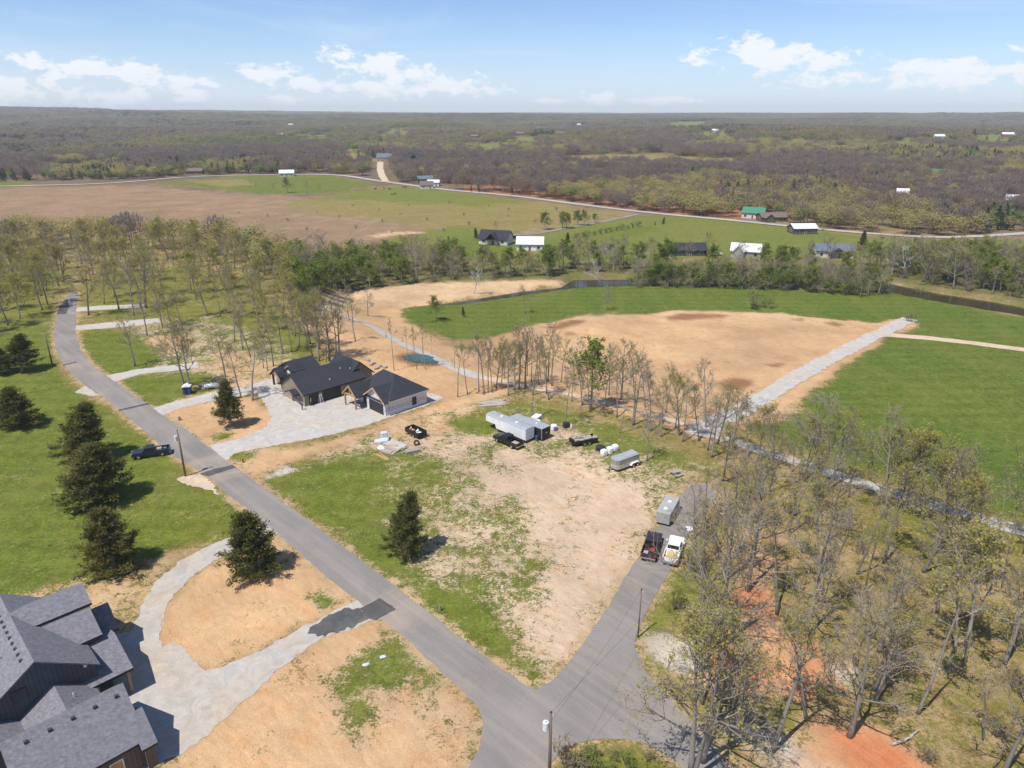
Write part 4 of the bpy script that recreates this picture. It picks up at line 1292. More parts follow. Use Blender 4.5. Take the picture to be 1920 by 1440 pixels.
def pickup(loc, rz, col, label, kind='crew'):
    t = thing('pickup_truck', loc, rz, label, 'pickup truck')
    W = 0.98
    b = MB()
    b.prism([(-.75, .48), (2.75, .45), (2.92, .62), (2.9, .98), (2.75, 1.10), (1.30, 1.17), (-.75, 1.17)], 1, -W, W)
    b.build('body', col, t, bevel=.05)
    bed = MB()
    bed.box(-2.85, -.76, -W, W, .52, .72)
    bed.box(-2.85, -.76, W - .09, W, .72, 1.2)
    bed.box(-2.85, -.76, -W, -W + .09, .72, 1.2)
    bed.box(-.86, -.76, -W + .09, W - .09, .72, 1.22)
    bed.build('cargo_bed', col, t, bevel=.02)
    MB().box(-2.9, -2.8, -W + .1, W - .1, .73, 1.19).build('tailgate', col, t, bevel=.02)
    x1, x0 = 1.28, -.7
    c = MB().hull8([(x0, -.92, 1.165), (x1, -.92, 1.165), (x1, .92, 1.165), (x0, .92, 1.165)], [(x0 + .12, -.76, 1.80), (x1 - .62, -.76, 1.80), (x1 - .62, .76, 1.80), (x0 + .12, .76, 1.80)])
    c.build('cab', col, t, bevel=.05)

    def q(name, pts, mat):
        n = (Vector(pts[1]) - Vector(pts[0])).cross(Vector(pts[3]) - Vector(pts[0])).normalized() * .018
        MB().hull8([Vector(p) - n for p in pts], [Vector(p) + n for p in pts]).build(name, mat, t)
    q('windshield', [(x1 - .06, -.80, 1.23), (x1 - .06, .80, 1.23), (x1 - .56, .69, 1.75), (x1 - .56, -.69, 1.75)], 'dark_glass')
    q('rear_window', [(x0 + .02, .76, 1.24), (x0 + .02, -.76, 1.24), (x0 + .10, -.68, 1.72), (x0 + .10, .68, 1.72)], 'dark_glass')
    for s in (-1, 1):
        for (u0, u1, v0, v1) in ((.36, 1.12, .36, .66), (-.56, .26, -.50, .26)):
            q('side_window', [(u0, s * .915, 1.24), (u1, s * .915, 1.24), (v1, s * .785, 1.72), (v0, s * .785, 1.72)], 'dark_glass')
        MB().box(2.86, 2.95, s * .62 - .2, s * .62 + .2, .78, .98).build('headlight', 'insulator', t)
        MB().box(-2.92, -2.84, s * .86 - .09, s * .86 + .09, .8, 1.14).build('taillight', 'red_paint', t)
        MB().box(.98, 1.14, s * 1.12 - .12, s * 1.12 + .12, 1.2, 1.4).build('mirror', col, t)
    MB().box(2.88, 2.99, -W + .04, W - .04, .46, .66).build('front_bumper', 'chrome', t)
    MB().box(-3.02, -2.88, -W + .04, W - .04, .50, .68).build('rear_bumper', 'chrome', t)
    for x in (1.85, -1.75):
        for y in (-.87, .87):
            wheel(t, x, y)
    return t


def plan_angle(p, q):
    return math.atan2(q[1] - p[1], q[0] - p[0])


def at(x, y, dz=0.0):
    return (x, y, hz(x, y) + dz)


E1, E2 = R(45), R(-45)
pickup(at(-60.7, 107.6, .03), R(201), 'navy_paint', 'navy pickup with gear in its bed parked off the street by the cedars')
p2 = ab(78.75, -79.7)
pickup(at(*p2, .03), R(135), 'black_paint', 'black pickup parked alongside the long white gooseneck trailer')
pickup(at(18.4, 79.9, .06), R(70), 'maroon_paint', 'dark maroon pickup with a red item in its bed on the side street')
pickup(at(21.1, 78.9, .06), R(68), 'white_paint', 'white pickup loaded with plywood sheets on the side street verge')


def loose_box(name, x, y, z, sx, sy, sz, rz, mat, label, cat, group=None):
    m = MB().box(-sx / 2, sx / 2, -sy / 2, sy / 2, 0, sz)
    o = m.build(name, mat, None, bevel=min(sx, sy, sz) * .12)
    o.location = (x, y, z)
    o.rotation_euler = (0, 0, rz)
    return tag(o, label, cat, group)


def off(x, y, rz, dx, dy):
    return x + dx * math.cos(rz) - dy * math.sin(rz), y + dx * math.sin(rz) + dy * math.cos(rz)


for (tx, ty, rz, dx, dy, sx, sy, sz, mat, lab, cat) in (
        (21.1, 78.9, R(68), -1.8, 0.0, 1.7, 1.3, .18, 'plywood', 'stack of tan plywood in the bed of the white pickup', 'plywood'),
        (18.4, 79.9, R(70), -1.3, -.35, .6, .5, .35, 'red_paint', 'red box in the bed of the dark maroon pickup', 'box'),
        (18.4, 79.9, R(70), -2.2, .4, .8, .6, .25, 'grey_tarp', 'folded grey tarp in the bed of the dark maroon pickup', 'tarp'),
        (-60.7, 107.6, R(201), -1.3, -.2, .8, .8, .4, 'stone', 'brown crate in the bed of the navy pickup', 'crate'),
        (-60.7, 107.6, R(201), -2.2, .1, .6, .5, .45, 'teal_plastic', 'teal tote in the bed of the navy pickup', 'tote'),
        (p2[0], p2[1], R(135), -1.8, .0, 1.3, 1.0, .12, 'old_timber', 'weathered board in the bed of the black pickup', 'board')):
    x, y = off(tx, ty, rz, dx, dy)
    loose_box(lab.split(' ')[1] + '_load' if False else cat.replace(' ', '_'), x, y, hz(x, y) + .79, sx, sy, sz, rz, mat, lab, cat)


def gooseneck():
    x, y = ab(82.0, -77.6)
    t = thing('gooseneck_trailer', at(x, y, .0), R(135), 'long white enclosed gooseneck trailer with grey roof', 'trailer')
    W = 1.15
    MB().prism([(0, .55), (7.3, .55), (7.6, 1.35), (10.0, 1.35), (10.0, 2.55), (0, 2.62)], 1, -W, W).build('body', 'white_metal', t, bevel=.03)
    MB().prism([(-W - .03, 2.61), (W + .03, 2.61), (W * .5, 2.76), (-W * .5, 2.76)], 0, -.03, 10.03).build('roof', 'grey_metal', t)
    for u in (3.2, 7.0):
        MB().box(u - .25, u + .25, -.22, .22, 2.74, 2.86).build('roof_vent', 'trim_white', t)
    MB().box(-.05, 0.0, -1.05, 1.05, .62, 2.45).build('rear_door', 'white_metal', t)
    MB().box(-.02, 7.3, -W - .012, -W + .01, .55, .68).build('trim_strip', 'trim_dark', t)
    MB().box(-.02, 7.3, W - .01, W + .012, .55, .68).build('trim_strip', 'trim_dark', t)
    MB().box(8.9, 9.1, -.1, .1, .1, 1.4).build('gooseneck_leg', 'black_steel', t)
    for u in (2.4, 3.3):
        for s in (-1, 1):
            wheel(t, u, s * (W - .05), .36, .24)


def cargo_trailer():
    x, y = ab(84.65, -76.2)
    t = thing('cargo_trailer', at(x, y), R(135), 'black enclosed cargo trailer with grey roof beside the white trailer', 'trailer')
    W = 1.1
    MB().box(0, 5.2, -W, W, .5, 2.35).build('body', 'black_steel', t, bevel=.03)
    MB().box(-.03, 5.23, -W - .03, W + .03, 2.35, 2.45).build('roof', 'grey_metal', t)
    MB().box(5.2, 8.0, -W * .92, W * .92, .6, 2.25).build('front_section', 'white_metal', t, bevel=.03)
    MB().box(5.18, 8.03, -W * .95, W * .95, 2.25, 2.34).build('front_roof', 'grey_metal', t)
    for s in (-1, 1):
        MB().box(-.03, .05, s * W - .05, s * W + .05, .45, 2.4).build('corner_trim', 'silver', t)
    MB().cyl((2.3, 0, 2.5), .2, .12).build('roof_vent', 'trim_white', t)
    MB().box(-.04, 0, -.25, .05, 1.3, 1.5).build('number_plate', 'trim_white', t)
    for u in (1.9, 2.8):
        for s in (-1, 1):
            wheel(t, u, s * (W + .02), .35, .22)


def livestock_trailer():
    t = thing('stock_trailer', at(18.3, 103.6), R(35), 'silver slatted livestock trailer with rounded nose on the bare lot', 'trailer')
    W, L = .95, 5.0
    lo, hi = -L / 2, L / 2
    nose = [(lo, -.55), (lo + .5, -W), (hi, -W), (hi, W), (lo + .5, W), (lo, .55)]
    MB().prism(nose, 2, .45, 1.25).build('lower_body', 'silver', t)
    for i in range(4):
        z = 1.33 + i * .17
        MB().prism([(lo + .01 * i, -.55), (lo + .5, -W - .004 * i), (hi, -W), (hi, W), (lo + .5, W + .004 * i), (lo + .01 * i, .55)], 2, z, z + .10).build('slat', 'silver', t)
    MB().prism([(p[0] * .985, p[1] * .95) for p in nose], 2, 1.2, 2.0).build('slat_gap_shade', 'dark_panel', t)  # added dark core, coloured to give the gaps between slats their shade
    rf = MB()
    rf.prism([(p[0] * 1.01, p[1] * 1.02) for p in nose], 2, 2.0, 2.06)
    rf.prism([(p[0] * .97, p[1] * .8) for p in nose], 2, 2.06, 2.13)
    rf.build('roof', 'grey_metal', t)
    for s in (-1, 1):
        f = MB().prism([(.4, .55), (.75, .92), (2.15, .92), (2.5, .55), (2.3, .55), (2.0, .82), (.9, .82), (.6, .55)], 1, s * W, s * (W + .24))
        f.build('fender', 'white_metal', t)
        for u in (.98, 1.9):
            wheel(t, u, s * (W + .10), .33, .2)
    MB().tube([(lo - 1.2, 0, .5), (lo + .3, -.6, .5)], [.06, .06]).tube([(lo - 1.2, 0, .5), (lo + .3, .6, .5)], [.06, .06]).build('tongue', 'black_steel', t)
    MB().cyl((lo - .8, 0, .35), .05, .7).build('jack', 'black_steel', t)


def flat_trailer():
    x, y = 12.6, 112.4
    t = thing('utility_trailer', at(x, y), R(22), 'black utility trailer loaded with stone slabs on the upper lot', 'trailer')
    MB().box(-2.2, 2.2, -.95, .95, .55, .72).build('deck', 'black_steel', t)
    for s in (-1, 1):
        MB().box(-2.2, 2.2, s * .93 - .03, s * .93 + .03, .72, 1.1).build('side_rail', 'black_steel', t)
        for u in (-.45, .45):
            wheel(t, u, s * 1.08, .36, .22)
    MB().tube([(-2.2, -.7, .6), (-3.6, 0, .5)], [.07, .07]).tube([(-2.2, .7, .6), (-3.6, 0, .5)], [.07, .07]).build('tongue', 'black_steel', t)
    MB().box(-2.7, -2.25, -.6, .6, .7, 1.25).build('tool_box', 'black_steel', t)
    rng = random.Random(3)
    for i in range(9):
        u, v = -1.6 + (i % 5) * .85 + rng.uniform(-.1, .1), (-.42 if i < 5 else .42) + rng.uniform(-.1, .1)
        xx, yy = off(x, y, R(22), u, v)
        loose_box('stone_slab', xx, yy, hz(x, y) + .73, .78 + rng.uniform(-.1, .1), .7, .48 + rng.uniform(-.12, .1), R(22) + rng.uniform(-.3, .3), 'old_timber' if i % 3 else 'stone', 'weathered grey slab heaped on the black utility trailer', 'slab', 'slabs on the utility trailer')


def dump_trailer():
    x, y = ab(69.6, -93.9)
    t = thing('dump_trailer', at(x, y), R(135), 'black steel dump trailer holding scraps beside the lumber piles', 'trailer')
    MB().box(-1.9, 1.9, -.95, .95, .5, .62).build('floor', 'black_steel', t)
    for s in (-1, 1):
        MB().box(-1.9, 1.9, s * .95 - .04, s * .95 + .04, .5, 1.3).build('side_wall', 'black_steel', t)
        MB().box(s * 1.9 - .04, s * 1.9 + .04, -.9, .9, .5, 1.28).build('end_wall', 'black_steel', t)
        for u in (-.4, .4):
            wheel(t, u, s * .8, .34, .2)
    MB().tube([(-1.9, 0, .5), (-3.0, 0, .45)], [.07, .07]).build('tongue', 'black_steel', t)
    for (u, v, mat, lab) in ((.9, .1, 'plywood', 'tan wood scraps in the black dump trailer'), (-.8, -.1, 'white_bag', 'white sack lying in the black dump trailer')):
        xx, yy = off(x, y, R(135), u, v)
        m = MB()
        rng = random.Random(8)
        for i in range(6):
            m.tube([(rng.uniform(-.5, .5), rng.uniform(-.4, .4), .1 + .08 * i), (rng.uniform(-.5, .5), rng.uniform(-.4, .4), .2 + .08 * i)], [.16, .12], 5)
        o = m.build('scrap_pile', mat)
        o.location = (xx, yy, hz(x, y) + .64)
        tag(o, lab, 'scrap')


def travel_trailer():
    x, y = 22.2, 88.2
    t = thing('travel_trailer', at(x, y, .06), R(63), 'grey roofed travel trailer standing under bare branches on the side street', 'trailer')
    t.scale = (.85, .85, .72)
    MB().prism([(-3.2, .5), (2.9, .5), (3.4, 1.1), (3.2, 2.4), (2.7, 2.7), (-3.2, 2.7)], 1, -1.15, 1.15).build('body', 'grey_tarp', t, bevel=.05)
    MB().box(-3.22, 2.75, -1.17, 1.17, 2.7, 2.77).build('roof', 'grey_tarp', t)
    for u in (-1.6, .9):
        MB().box(u - .3, u + .3, -.3, .3, 2.77, 2.9).build('roof_vent', 'trim_white', t)
        MB().box(u - .5, u + .5, -1.17, -1.14, 1.5, 2.1).build('window', 'dark_glass', t)
    MB().box(-.4, .25, -1.18, -1.14, .6, 2.3).build('door', 'trim_white', t)
    for u in (-.6, .3):
        for s in (-1, 1):
            wheel(t, u, s * 1.05, .34, .2)
    MB().tube([(3.2, 0, .5), (4.4, 0, .5)], [.07, .07]).build('tongue', 'black_steel', t)


gooseneck(); cargo_trailer(); livestock_trailer(); flat_trailer(); dump_trailer(); travel_trailer()


# ------------------------------------------------------------------ poles and wires
def utility_pole(x, y, h, label, transformer=True, k=1.0):
    t = thing('utility_pole', at(x, y), 0, label, 'utility pole')
    MB().tube([(0, 0, -.3), (0, 0, h * .5), (0, 0, h)], [.17 * k, .145 * k, .115 * k], 10).build('pole', 'pole_wood', t, True)
    MB().cyl((0, 0, h + .06), .07, .14, 2, 10).build('cap', 'trim_dark', t)
    if transformer:
        tr = MB().cyl((-.42, -.05, h - 1.35), .25, .8, 2, 16).build('transformer', 'insulator', t)
        MB().cyl((-.42, -.05, h - .86), .07, .18, 2, 8).build('bushing', 'trim_white', tr)
        MB().box(-.3, 0, -.06, .04, h - 1.5, h - 1.35).build('bracket', 'grey_metal', t)
    MB().cyl((.17, 0, h - .3), .05, .22, 2, 8).build('insulator', 'insulator', t)
    return Vector((x, y, hz(x, y) + h))


def wire(a, b, sag, label):
    pts = [a.lerp(b, i / 14) - Vector((0, 0, sag * 4 * (i / 14) * (1 - i / 14))) for i in range(15)]
    tag(MB().tube(pts, [.010] * 15, 4).build('power_line', 'cable'), label, 'cable')


pA = P1(348, 893)
topA = utility_pole(pA.x, pA.y, 8.0, 'wooden utility pole with transformer beside the black street patch')
pB = P1(98, 683)
topB = utility_pole(pB.x, pB.y, top_height(pB, 622), 'wooden utility pole on the left verge of the upper street', False)
topC = utility_pole(3.2, 44.9, 8.0, 'wooden utility pole with grey transformer at the street junction')
pD = P1(1196, 1195)
topD = utility_pole(pD.x, pD.y, 6.3, 'slim dark pole at the edge of the side street', False, .5)
wire(topC - Vector((0, 0, .9)), topD, .5, 'thin power line from the junction transformer pole to the slim pole')
wire(topC, Vector((40, 92, 9.0)), .9, 'thin power line crossing the side street into the woods')

# ------------------------------------------------------------------ loose things on the lots
def tank():
    p = P1(397, 729)
    t = thing('propane_tank', p, R(20), 'white horizontal propane tank beside the narrow gravel drive', 'tank')
    n = 10
    prof = [(-1.45, .05), (-1.38, .28), (-1.2, .42), (-1.0, .46), (1.0, .46), (1.2, .42), (1.38, .28), (1.45, .05)]
    MB().tube([(a, 0, .72) for a, r in prof], [r for a, r in prof], 18).build('vessel', 'white_paint', t, True)
    MB().cyl((0, 0, 1.22), .18, .16, 2, 12).build('dome_cap', 'white_paint', t)
    for u in (-.8, .8):
        MB().box(u - .08, u + .08, -.3, .3, -.1, .36).build('foot', 'white_paint', t)


tank()


def boards(name, px, rz, n, L, w, h, mat, label, cat, spread=.5, seed=1, layers=1):
    p = P1(*px)
    t = thing(name, p, rz, label, cat)
    rng = random.Random(seed)
    for k in range(layers):
        for i in range(n):
            y = (i - (n - 1) / 2) * (w + .02) + rng.uniform(-.02, .02) * spread * 4
            l = L * rng.uniform(.86, 1.0)
            o = MB().box(-l / 2, l / 2, -w / 2, w / 2, 0, h).build('board', mat if rng.random() < .8 else 'old_timber', t)
            o.location = (rng.uniform(-.2, .2) * spread, y, k * (h + .004) + .004 * i + .02)
            o.rotation_euler = (0, 0, rng.uniform(-.05, .05) * spread * (2 if n < 5 else .6))
    return t


boards('board_stack', (716, 857), R(-48), 4, 3.6, .2, .08, 'timber', 'loose orange timber boards lying on the grass', 'boards', 1.5, 2)
boards('lumber_bundle', (773, 848), R(28), 5, 2.6, .2, .12, 'old_timber', 'banded bundle of tan lumber on the grass', 'lumber', .3, 3, 4)
boards('sheet_stack', (742, 836), R(-38), 5, 4.2, .42, .1, 'concrete', 'weathered grey siding sheets stacked on the lot', 'sheets', .9, 4, 3)
boards('sheet_stack', (731, 845), R(-30), 4, 2.6, .6, .12, 'old_timber', 'grey boards and debris piled beside the siding sheets', 'boards', 1.6, 5, 2)
boards('board_pile', (924, 757), R(15), 9, 5.2, .3, .22, 'dead_wood', 'grey pile of old boards at the top corner of the lot', 'boards', 2.2, 6, 1)
boards('board_stack', (770, 834), R(-25), 2, 5.0, .2, .06, 'timber', 'two long thin boards beside the tyre', 'boards', 1.0, 12)


def lumpy(name, px, sx, sy, sz, mat, label, cat, seed=0, rz=0, lump=.14, xyz=None, sq=.7):
    p = P1(*px) if xyz is None else Vector(xyz)
    bm = bmesh.new()
    bmesh.ops.create_icosphere(bm, subdivisions=3, radius=1.0)
    rng = random.Random(seed)
    ph = [rng.uniform(0, 6) for _ in range(6)]
    for v in bm.verts:
        c = v.co
        f = 1 + lump * (math.sin(3.1 * c.x + ph[0]) + math.sin(3.7 * c.y + ph[1]) + math.sin(4.3 * c.z + ph[2])) * .6 + lump * .5 * math.sin(9 * c.x + ph[3]) * math.sin(8 * c.y + ph[4])
        q = Vector((math.copysign(abs(c.x) ** sq, c.x), math.copysign(abs(c.y) ** sq, c.y), math.copysign(abs(c.z) ** sq, c.z))) * f
        v.co = (q.x * sx / 2, q.y * sy / 2, max(q.z, -.85) * sz / 1.85 + sz * .46)
    me = bpy.data.meshes.new(name)
    bm.to_mesh(me)
    bm.free()
    me.materials.append(MAT[mat])
    for f in me.polygons:
        f.use_smooth = True
    o = bpy.data.objects.new(name, me)
    COL.objects.link(o)
    o.location = p
    o.rotation_euler = (0, 0, rz)
    return tag(o, label, cat)


for i, (px, py) in enumerate(((1132, 854), (1143, 850), (1153, 845))):
    o = lumpy('bulk_bag', (px, py), .98, .98, 1.15, 'white_bag', 'white bulk bag in the row of three behind the livestock trailer', 'bag', i, .5, .05, None, .42)
    o['group'] = 'row of white bulk bags'
lumpy('tarp_heap', (1126, 843), 1.7, 1.3, .8, 'dark_cloth', 'dark tarp heap beside the white bulk bags', 'tarp', 11)
lumpy('tarp_heap', (1039, 805), 1.4, 1.2, .95, 'white_bag', 'white and purple bundle on the grass near the big tree', 'bundle', 12)
lumpy('tarp_heap', (1041, 806), 0.9, 0.9, .7, 'purple_plastic', 'purple sack against the white bundle', 'sack', 13)
lumpy('tarp_heap', (1068, 800), 1.0, .8, .5, 'white_bag', 'small white bag at the foot of the big tree', 'bag', 14)
lumpy('tarp_heap', (716, 829), 2.6, 1.5, .55, 'plastic_wrap', 'blue grey plastic sheet crumpled on the lot', 'sheet', 15, .4, .2)
lumpy('tarp_heap', (715, 842), 1.3, 1.0, .6, 'white_bag', 'crumpled white wrap beside the grey boards', 'wrap', 16)
lumpy('tarp_heap', (1295, 995), 1.2, .9, .4, 'white_bag', 'pale junk pile on the verge under the side street trees', 'junk', 17, 0, .25)
p = P1(720, 826)
loose_box('wrapped_pallet', p.x, p.y + .4, p.z, 1.1, 1.0, 1.5, .3, 'plastic_wrap', 'tall plastic wrapped pallet at the corner of the lot', 'pallet')
p = P1(737, 838)
loose_box('foam_board', p.x, p.y, p.z + .36, 1.5, .7, .1, -.3, 'plywood', 'yellow board lying on the grey siding sheets', 'board')
p = P1(1062, 801)
loose_box('storage_bin', p.x, p.y, p.z, 1.2, .9, 1.0, .4, 'dark_cloth', 'black bin standing against the trunk of the big tree', 'bin')
p = P1(1006, 826)
o = MB().cyl((0, 0, .45), .3, .9, 2, 14).build('barrel', 'blue_plastic')
o.location = p
tag(o, 'blue barrel behind the white gooseneck trailer', 'barrel')


def torus(px, R0, r0, mat, label):
    p = P1(*px)
    m = MB()
    n, k = 20, 8
    vs = [((R0 + r0 * math.cos(2 * math.pi * j / k)) * math.cos(2 * math.pi * i / n), (R0 + r0 * math.cos(2 * math.pi * j / k)) * math.sin(2 * math.pi * i / n), r0 + r0 * math.sin(2 * math.pi * j / k)) for i in range(n) for j in range(k)]
    fs = [(i * k + j, ((i + 1) % n) * k + j, ((i + 1) % n) * k + (j + 1) % k, i * k + (j + 1) % k) for i in range(n) for j in range(k)]
    m.add(vs, fs)
    o = m.build('tyre', mat, None, True)
    o.location = p
    o.rotation_euler = (R(50), 0, .4)
    o.location.z += .35
    tag(o, label, 'tyre')


torus((781, 834), .38, .16, 'rubber', 'black tyre lying beside the lumber bundle')


def camper_shell(px, label, rz, mat, inner):
    p = P1(*px)
    t = thing('truck_topper', p, rz, label, 'topper')
    MB().prism([(-.8, 0), (.8, 0), (.66, .85), (-.66, .85)], 0, -1.0, 1.0).build('shell', mat, t, bevel=.04)
    for s in (-1, 1):
        q = [(-.7, s * .765 + s * .012, .2), (.7, s * .765 + s * .012, .2), (.7, s * .69 + s * .012, .68), (-.7, s * .69 + s * .012, .68)]
        MB().hull8([(a, b - .012, c) for a, b, c in q], [(a, b + .012, c) for a, b, c in q]).build('window', inner, t)


camper_shell((1003, 797), 'white topper with black window resting on the grass behind the trailers', R(10), 'white_paint', 'dark_glass')
camper_shell((1006, 787), 'pale grey topper standing on the grass by a thin tree', R(60), 'white_metal', 'grey_tarp')
p = P1(1164, 858)
t = thing('trailer_frame', p, R(28), 'white empty trailer frame lying behind the livestock trailer', 'trailer frame')
MB().box(-1.6, 1.5, -.08, .08, .3, .42).build('beam', 'white_paint', t)
MB().box(.6, .76, -.75, .75, .26, .38).build('axle', 'white_paint', t)
MB().box(1.2, 1.34, -.7, .7, .32, .44).build('crossbar', 'white_paint', t)
for s in (-1, 1):
    wheel(t, .68, s * .82, .26, .16)
p = P1(1268, 891)
t = thing('picnic_table', p, R(25), 'grey weathered picnic table under budding branches', 'picnic table')
for i in range(4):
    MB().box(-.9, .9, -.36 + i * .185, -.2 + i * .185, .72, .77).build('plank', 'old_timber', t)
for s in (-1, 1):
    MB().box(-.9, .9, s * .72 - .13, s * .72 + .13, .42, .46).build('bench', 'old_timber', t)
    MB().tube([(s * .6, -.78, .0), (s * .6, -.2, .72)], [.05, .05], 4).tube([(s * .6, .78, 0), (s * .6, .2, .72)], [.05, .05], 4).tube([(s * .6, -.8, .4), (s * .6, .8, .4)], [.045, .045], 4).build('leg_frame', 'old_timber', t)
# ride-on mower under the tree by the propane tank, wood pieces behind it
p = P1(352, 738)
t = thing('garden_shed', p, R(10), 'small dark blue shed with pale roof at the foot of a budding tree', 'shed')
MB().box(-.7, .7, -.7, .7, 0, 1.7).build('wall', 'blue_plastic', t)
MB().prism([(-.85, 1.7), (.85, 1.7), (0, 2.1)], 1, -.85, .85).build('roof', 'white_metal', t)
MB().box(-.3, .3, -.74, -.7, .05, 1.5).build('door', 'dark_panel', t)
lumpy('brush_pile', (383, 727), 2.6, 1.6, .9, 'bark', 'dark brush pile next to the white propane tank', 'brush pile', 21, 0, .3)
lumpy('soil_heap', (372, 728), 2.0, 1.4, .6, 'timber', 'orange soil heap between the shed and the brush pile', 'soil heap', 22, 0, .2)
# mailbox-like post, fire hydrant and small markers
p = P1(456, 867)
o = MB().cyl((0, 0, .3), .14, .6, 2, 10).cyl((0, 0, .66), .1, .16, 2, 10).cyl((0, 0, .42), .07, .5, 1, 8).build('hydrant', 'red_paint')
o.location = p
tag(o, 'small red hydrant on the bare strip by the driveway mouth', 'hydrant')
p = P1(337, 788)
o = MB().tube([(0, 0, 0), (0, 0, .4), (0, 0, .75)], [.28, .24, .2], 9).build('tree_stump', 'bark')
o.location = p
tag(o, 'dark tree stump on the edge of the bare soil island', 'stump')
p = P1(825, 1145)
o = MB().tube([(0, 0, 0), (0, 0, .45), (.05, 0, .8)], [.16, .13, .11], 8).build('tree_stump', 'bark')
o.location = p
tag(o, 'small dark stump in the grass beside the street', 'stump')
for (px, py, lab) in ((687, 1246, 'white paper scrap on the lower lawn'), (718, 1232, 'pale torn sheet lying on the lower lawn')):
    lumpy('paper_scrap', (px, py), .8, .4, .1, 'plastic_wrap', lab, 'scrap', px, .4, .2)
for i, (px, py) in enumerate(((700, 682), (712, 688), (690, 676), (722, 690), (706, 692), (696, 684))):
    p = P1(px, py)
    o = lumpy('boulder', (px, py), 1.0 + .3 * (i % 3), .8, .5, 'sand_stone' if 'sand_stone' in MAT else 'stone', 'tan boulder tumbled on the bare slope above the pond', 'boulder', 30 + i, i)
    o['group'] = 'boulders above the pond'
# fallen limb in the woods
pts = P([(1672, 1399), (1695, 1392), (1722, 1372), (1718, 1378)])
a, b, c = (Vector(q) + Vector((0, 0, .25)) for q in pts[:3])
o = MB().tube([a, b, c], [.14, .11, .05], 7).tube([b, b + Vector((.8, .1, .5))], [.07, .03], 5).build('fallen_limb', 'dead_wood')
tag(o, 'bleached fallen limb on the ground below the red clay', 'limb')
p = P1(1330, 481)
t = thing('tractor', p, R(10), 'small red tractor parked by the grey metal shed', 'tractor')
MB().box(-.2, 1.7, -.45, .45, .8, 1.5).build('hood', 'red_paint', t)
MB().box(-1.2, -.2, -.6, .6, .8, 2.3).build('cab', 'red_paint', t)
for (u, r) in ((-.8, .8), (1.3, .5)):
    for s in (-1, 1):
        wheel(t, u, s * .85, r, .4)
p = P1(1342, 479)
pickup(p, R(5), 'white_paint', 'tiny white pickup parked next to the red tractor')
p = P1(966, 448)
pickup(p, R(5), 'black_paint', 'tiny black truck parked beside the white ranch house')
for i, (px, py) in enumerate(((1134, 471), (1141, 468), (1147, 463))):
    p = P1(px, py)
    loose_box('feed_bin', p.x, p.y, p.z, 2.2, 1.6, 1.4, .3, ('grey_metal', 'dark_cloth', 'dark_cloth')[i], ('grey', 'black', 'dark')[i] + ' implement standing in the green pasture beyond the creek' if i != 1 else 'black implement between two others in the green pasture', 'implement')


# two people and a ladder in front of the open garage bays
def person(px, rz, shirt, trousers, label, h=1.75, arm=.3):
    p = P1(*px)
    me = bpy.data.meshes.new('person')
    s = h / 1.75
    J = dict(pel=(0, 0, .95), wst=(0, 0, 1.1), chs=(0, 0, 1.36), nck=(0, 0, 1.5), hd=(.01, 0, 1.60), tp=(.015, 0, 1.74),
             sl=(0, .18, 1.42), el=(.06, .27, 1.15), wl=(.06 + arm, .24, 1.02 + arm * .4), hl=(.14 + arm, .23, 1.0 + arm * .5),
             sr=(0, -.18, 1.42), er=(-.03, -.27, 1.15), wr=(.1, -.26, .92), hr=(.13, -.25, .84),
             kl=(.05, .11, .5), al=(-.02, .12, .09), fl=(.17, .13, .04), kr=(-.02, -.11, .5), ar=(-.1, -.12, .09), fr=(.1, -.13, .04))
    rad = dict(pel=.15, wst=.135, chs=.165, nck=.06, hd=.095, tp=.075, sl=.075, el=.05, wl=.035, hl=.045, sr=.075, er=.05, wr=.035, hr=.045, kl=.065, al=.045, fl=.04, kr=.065, ar=.045, fr=.04)
    names = list(J)
    E = [('pel', 'wst'), ('wst', 'chs'), ('chs', 'nck'), ('nck', 'hd'), ('hd', 'tp'), ('chs', 'sl'), ('sl', 'el'), ('el', 'wl'), ('wl', 'hl'), ('chs', 'sr'), ('sr', 'er'), ('er', 'wr'), ('wr', 'hr'), ('pel', 'kl'), ('kl', 'al'), ('al', 'fl'), ('pel', 'kr'), ('kr', 'ar'), ('ar', 'fr')]
    me.from_pydata([Vector(J[n]) * s for n in names], [(names.index(a), names.index(b)) for a, b in E], [])
    o = bpy.data.objects.new('person_tmp', me)
    COL.objects.link(o)
    o.modifiers.new('skin', 'SKIN')
    for i, n in enumerate(names):
        o.data.skin_vertices[0].data[i].radius = (rad[n] * s, rad[n] * s)
        o.data.skin_vertices[0].data[i].use_root = (n == 'pel')
    o.modifiers.new('sub', 'SUBSURF').levels = 1
    dg = bpy.context.evaluated_depsgraph_get()
    m2 = bpy.data.meshes.new_from_object(o.evaluated_get(dg))
    bpy.data.objects.remove(o)
    m2.materials.clear()
    for mm in (shirt, trousers, 'skin', 'hair'):
        m2.materials.append(MAT[mm])
    for f in m2.polygons:
        c = f.center / s
        f.use_smooth = True
        f.material_index = 3 if (c.z > 1.66 or (c.z > 1.56 and c.x < -.03)) else 2 if (c.z > 1.47 or (abs(c.y) > .2 and c.z < 1.18 and c.z > .7)) else 0 if c.z > .98 else 1
    b = bpy.data.objects.new('person', m2)
    COL.objects.link(b)
    b.location = p + Vector((0, 0, .05))
    b.rotation_euler = (0, 0, rz)
    tag(b, label, 'person')


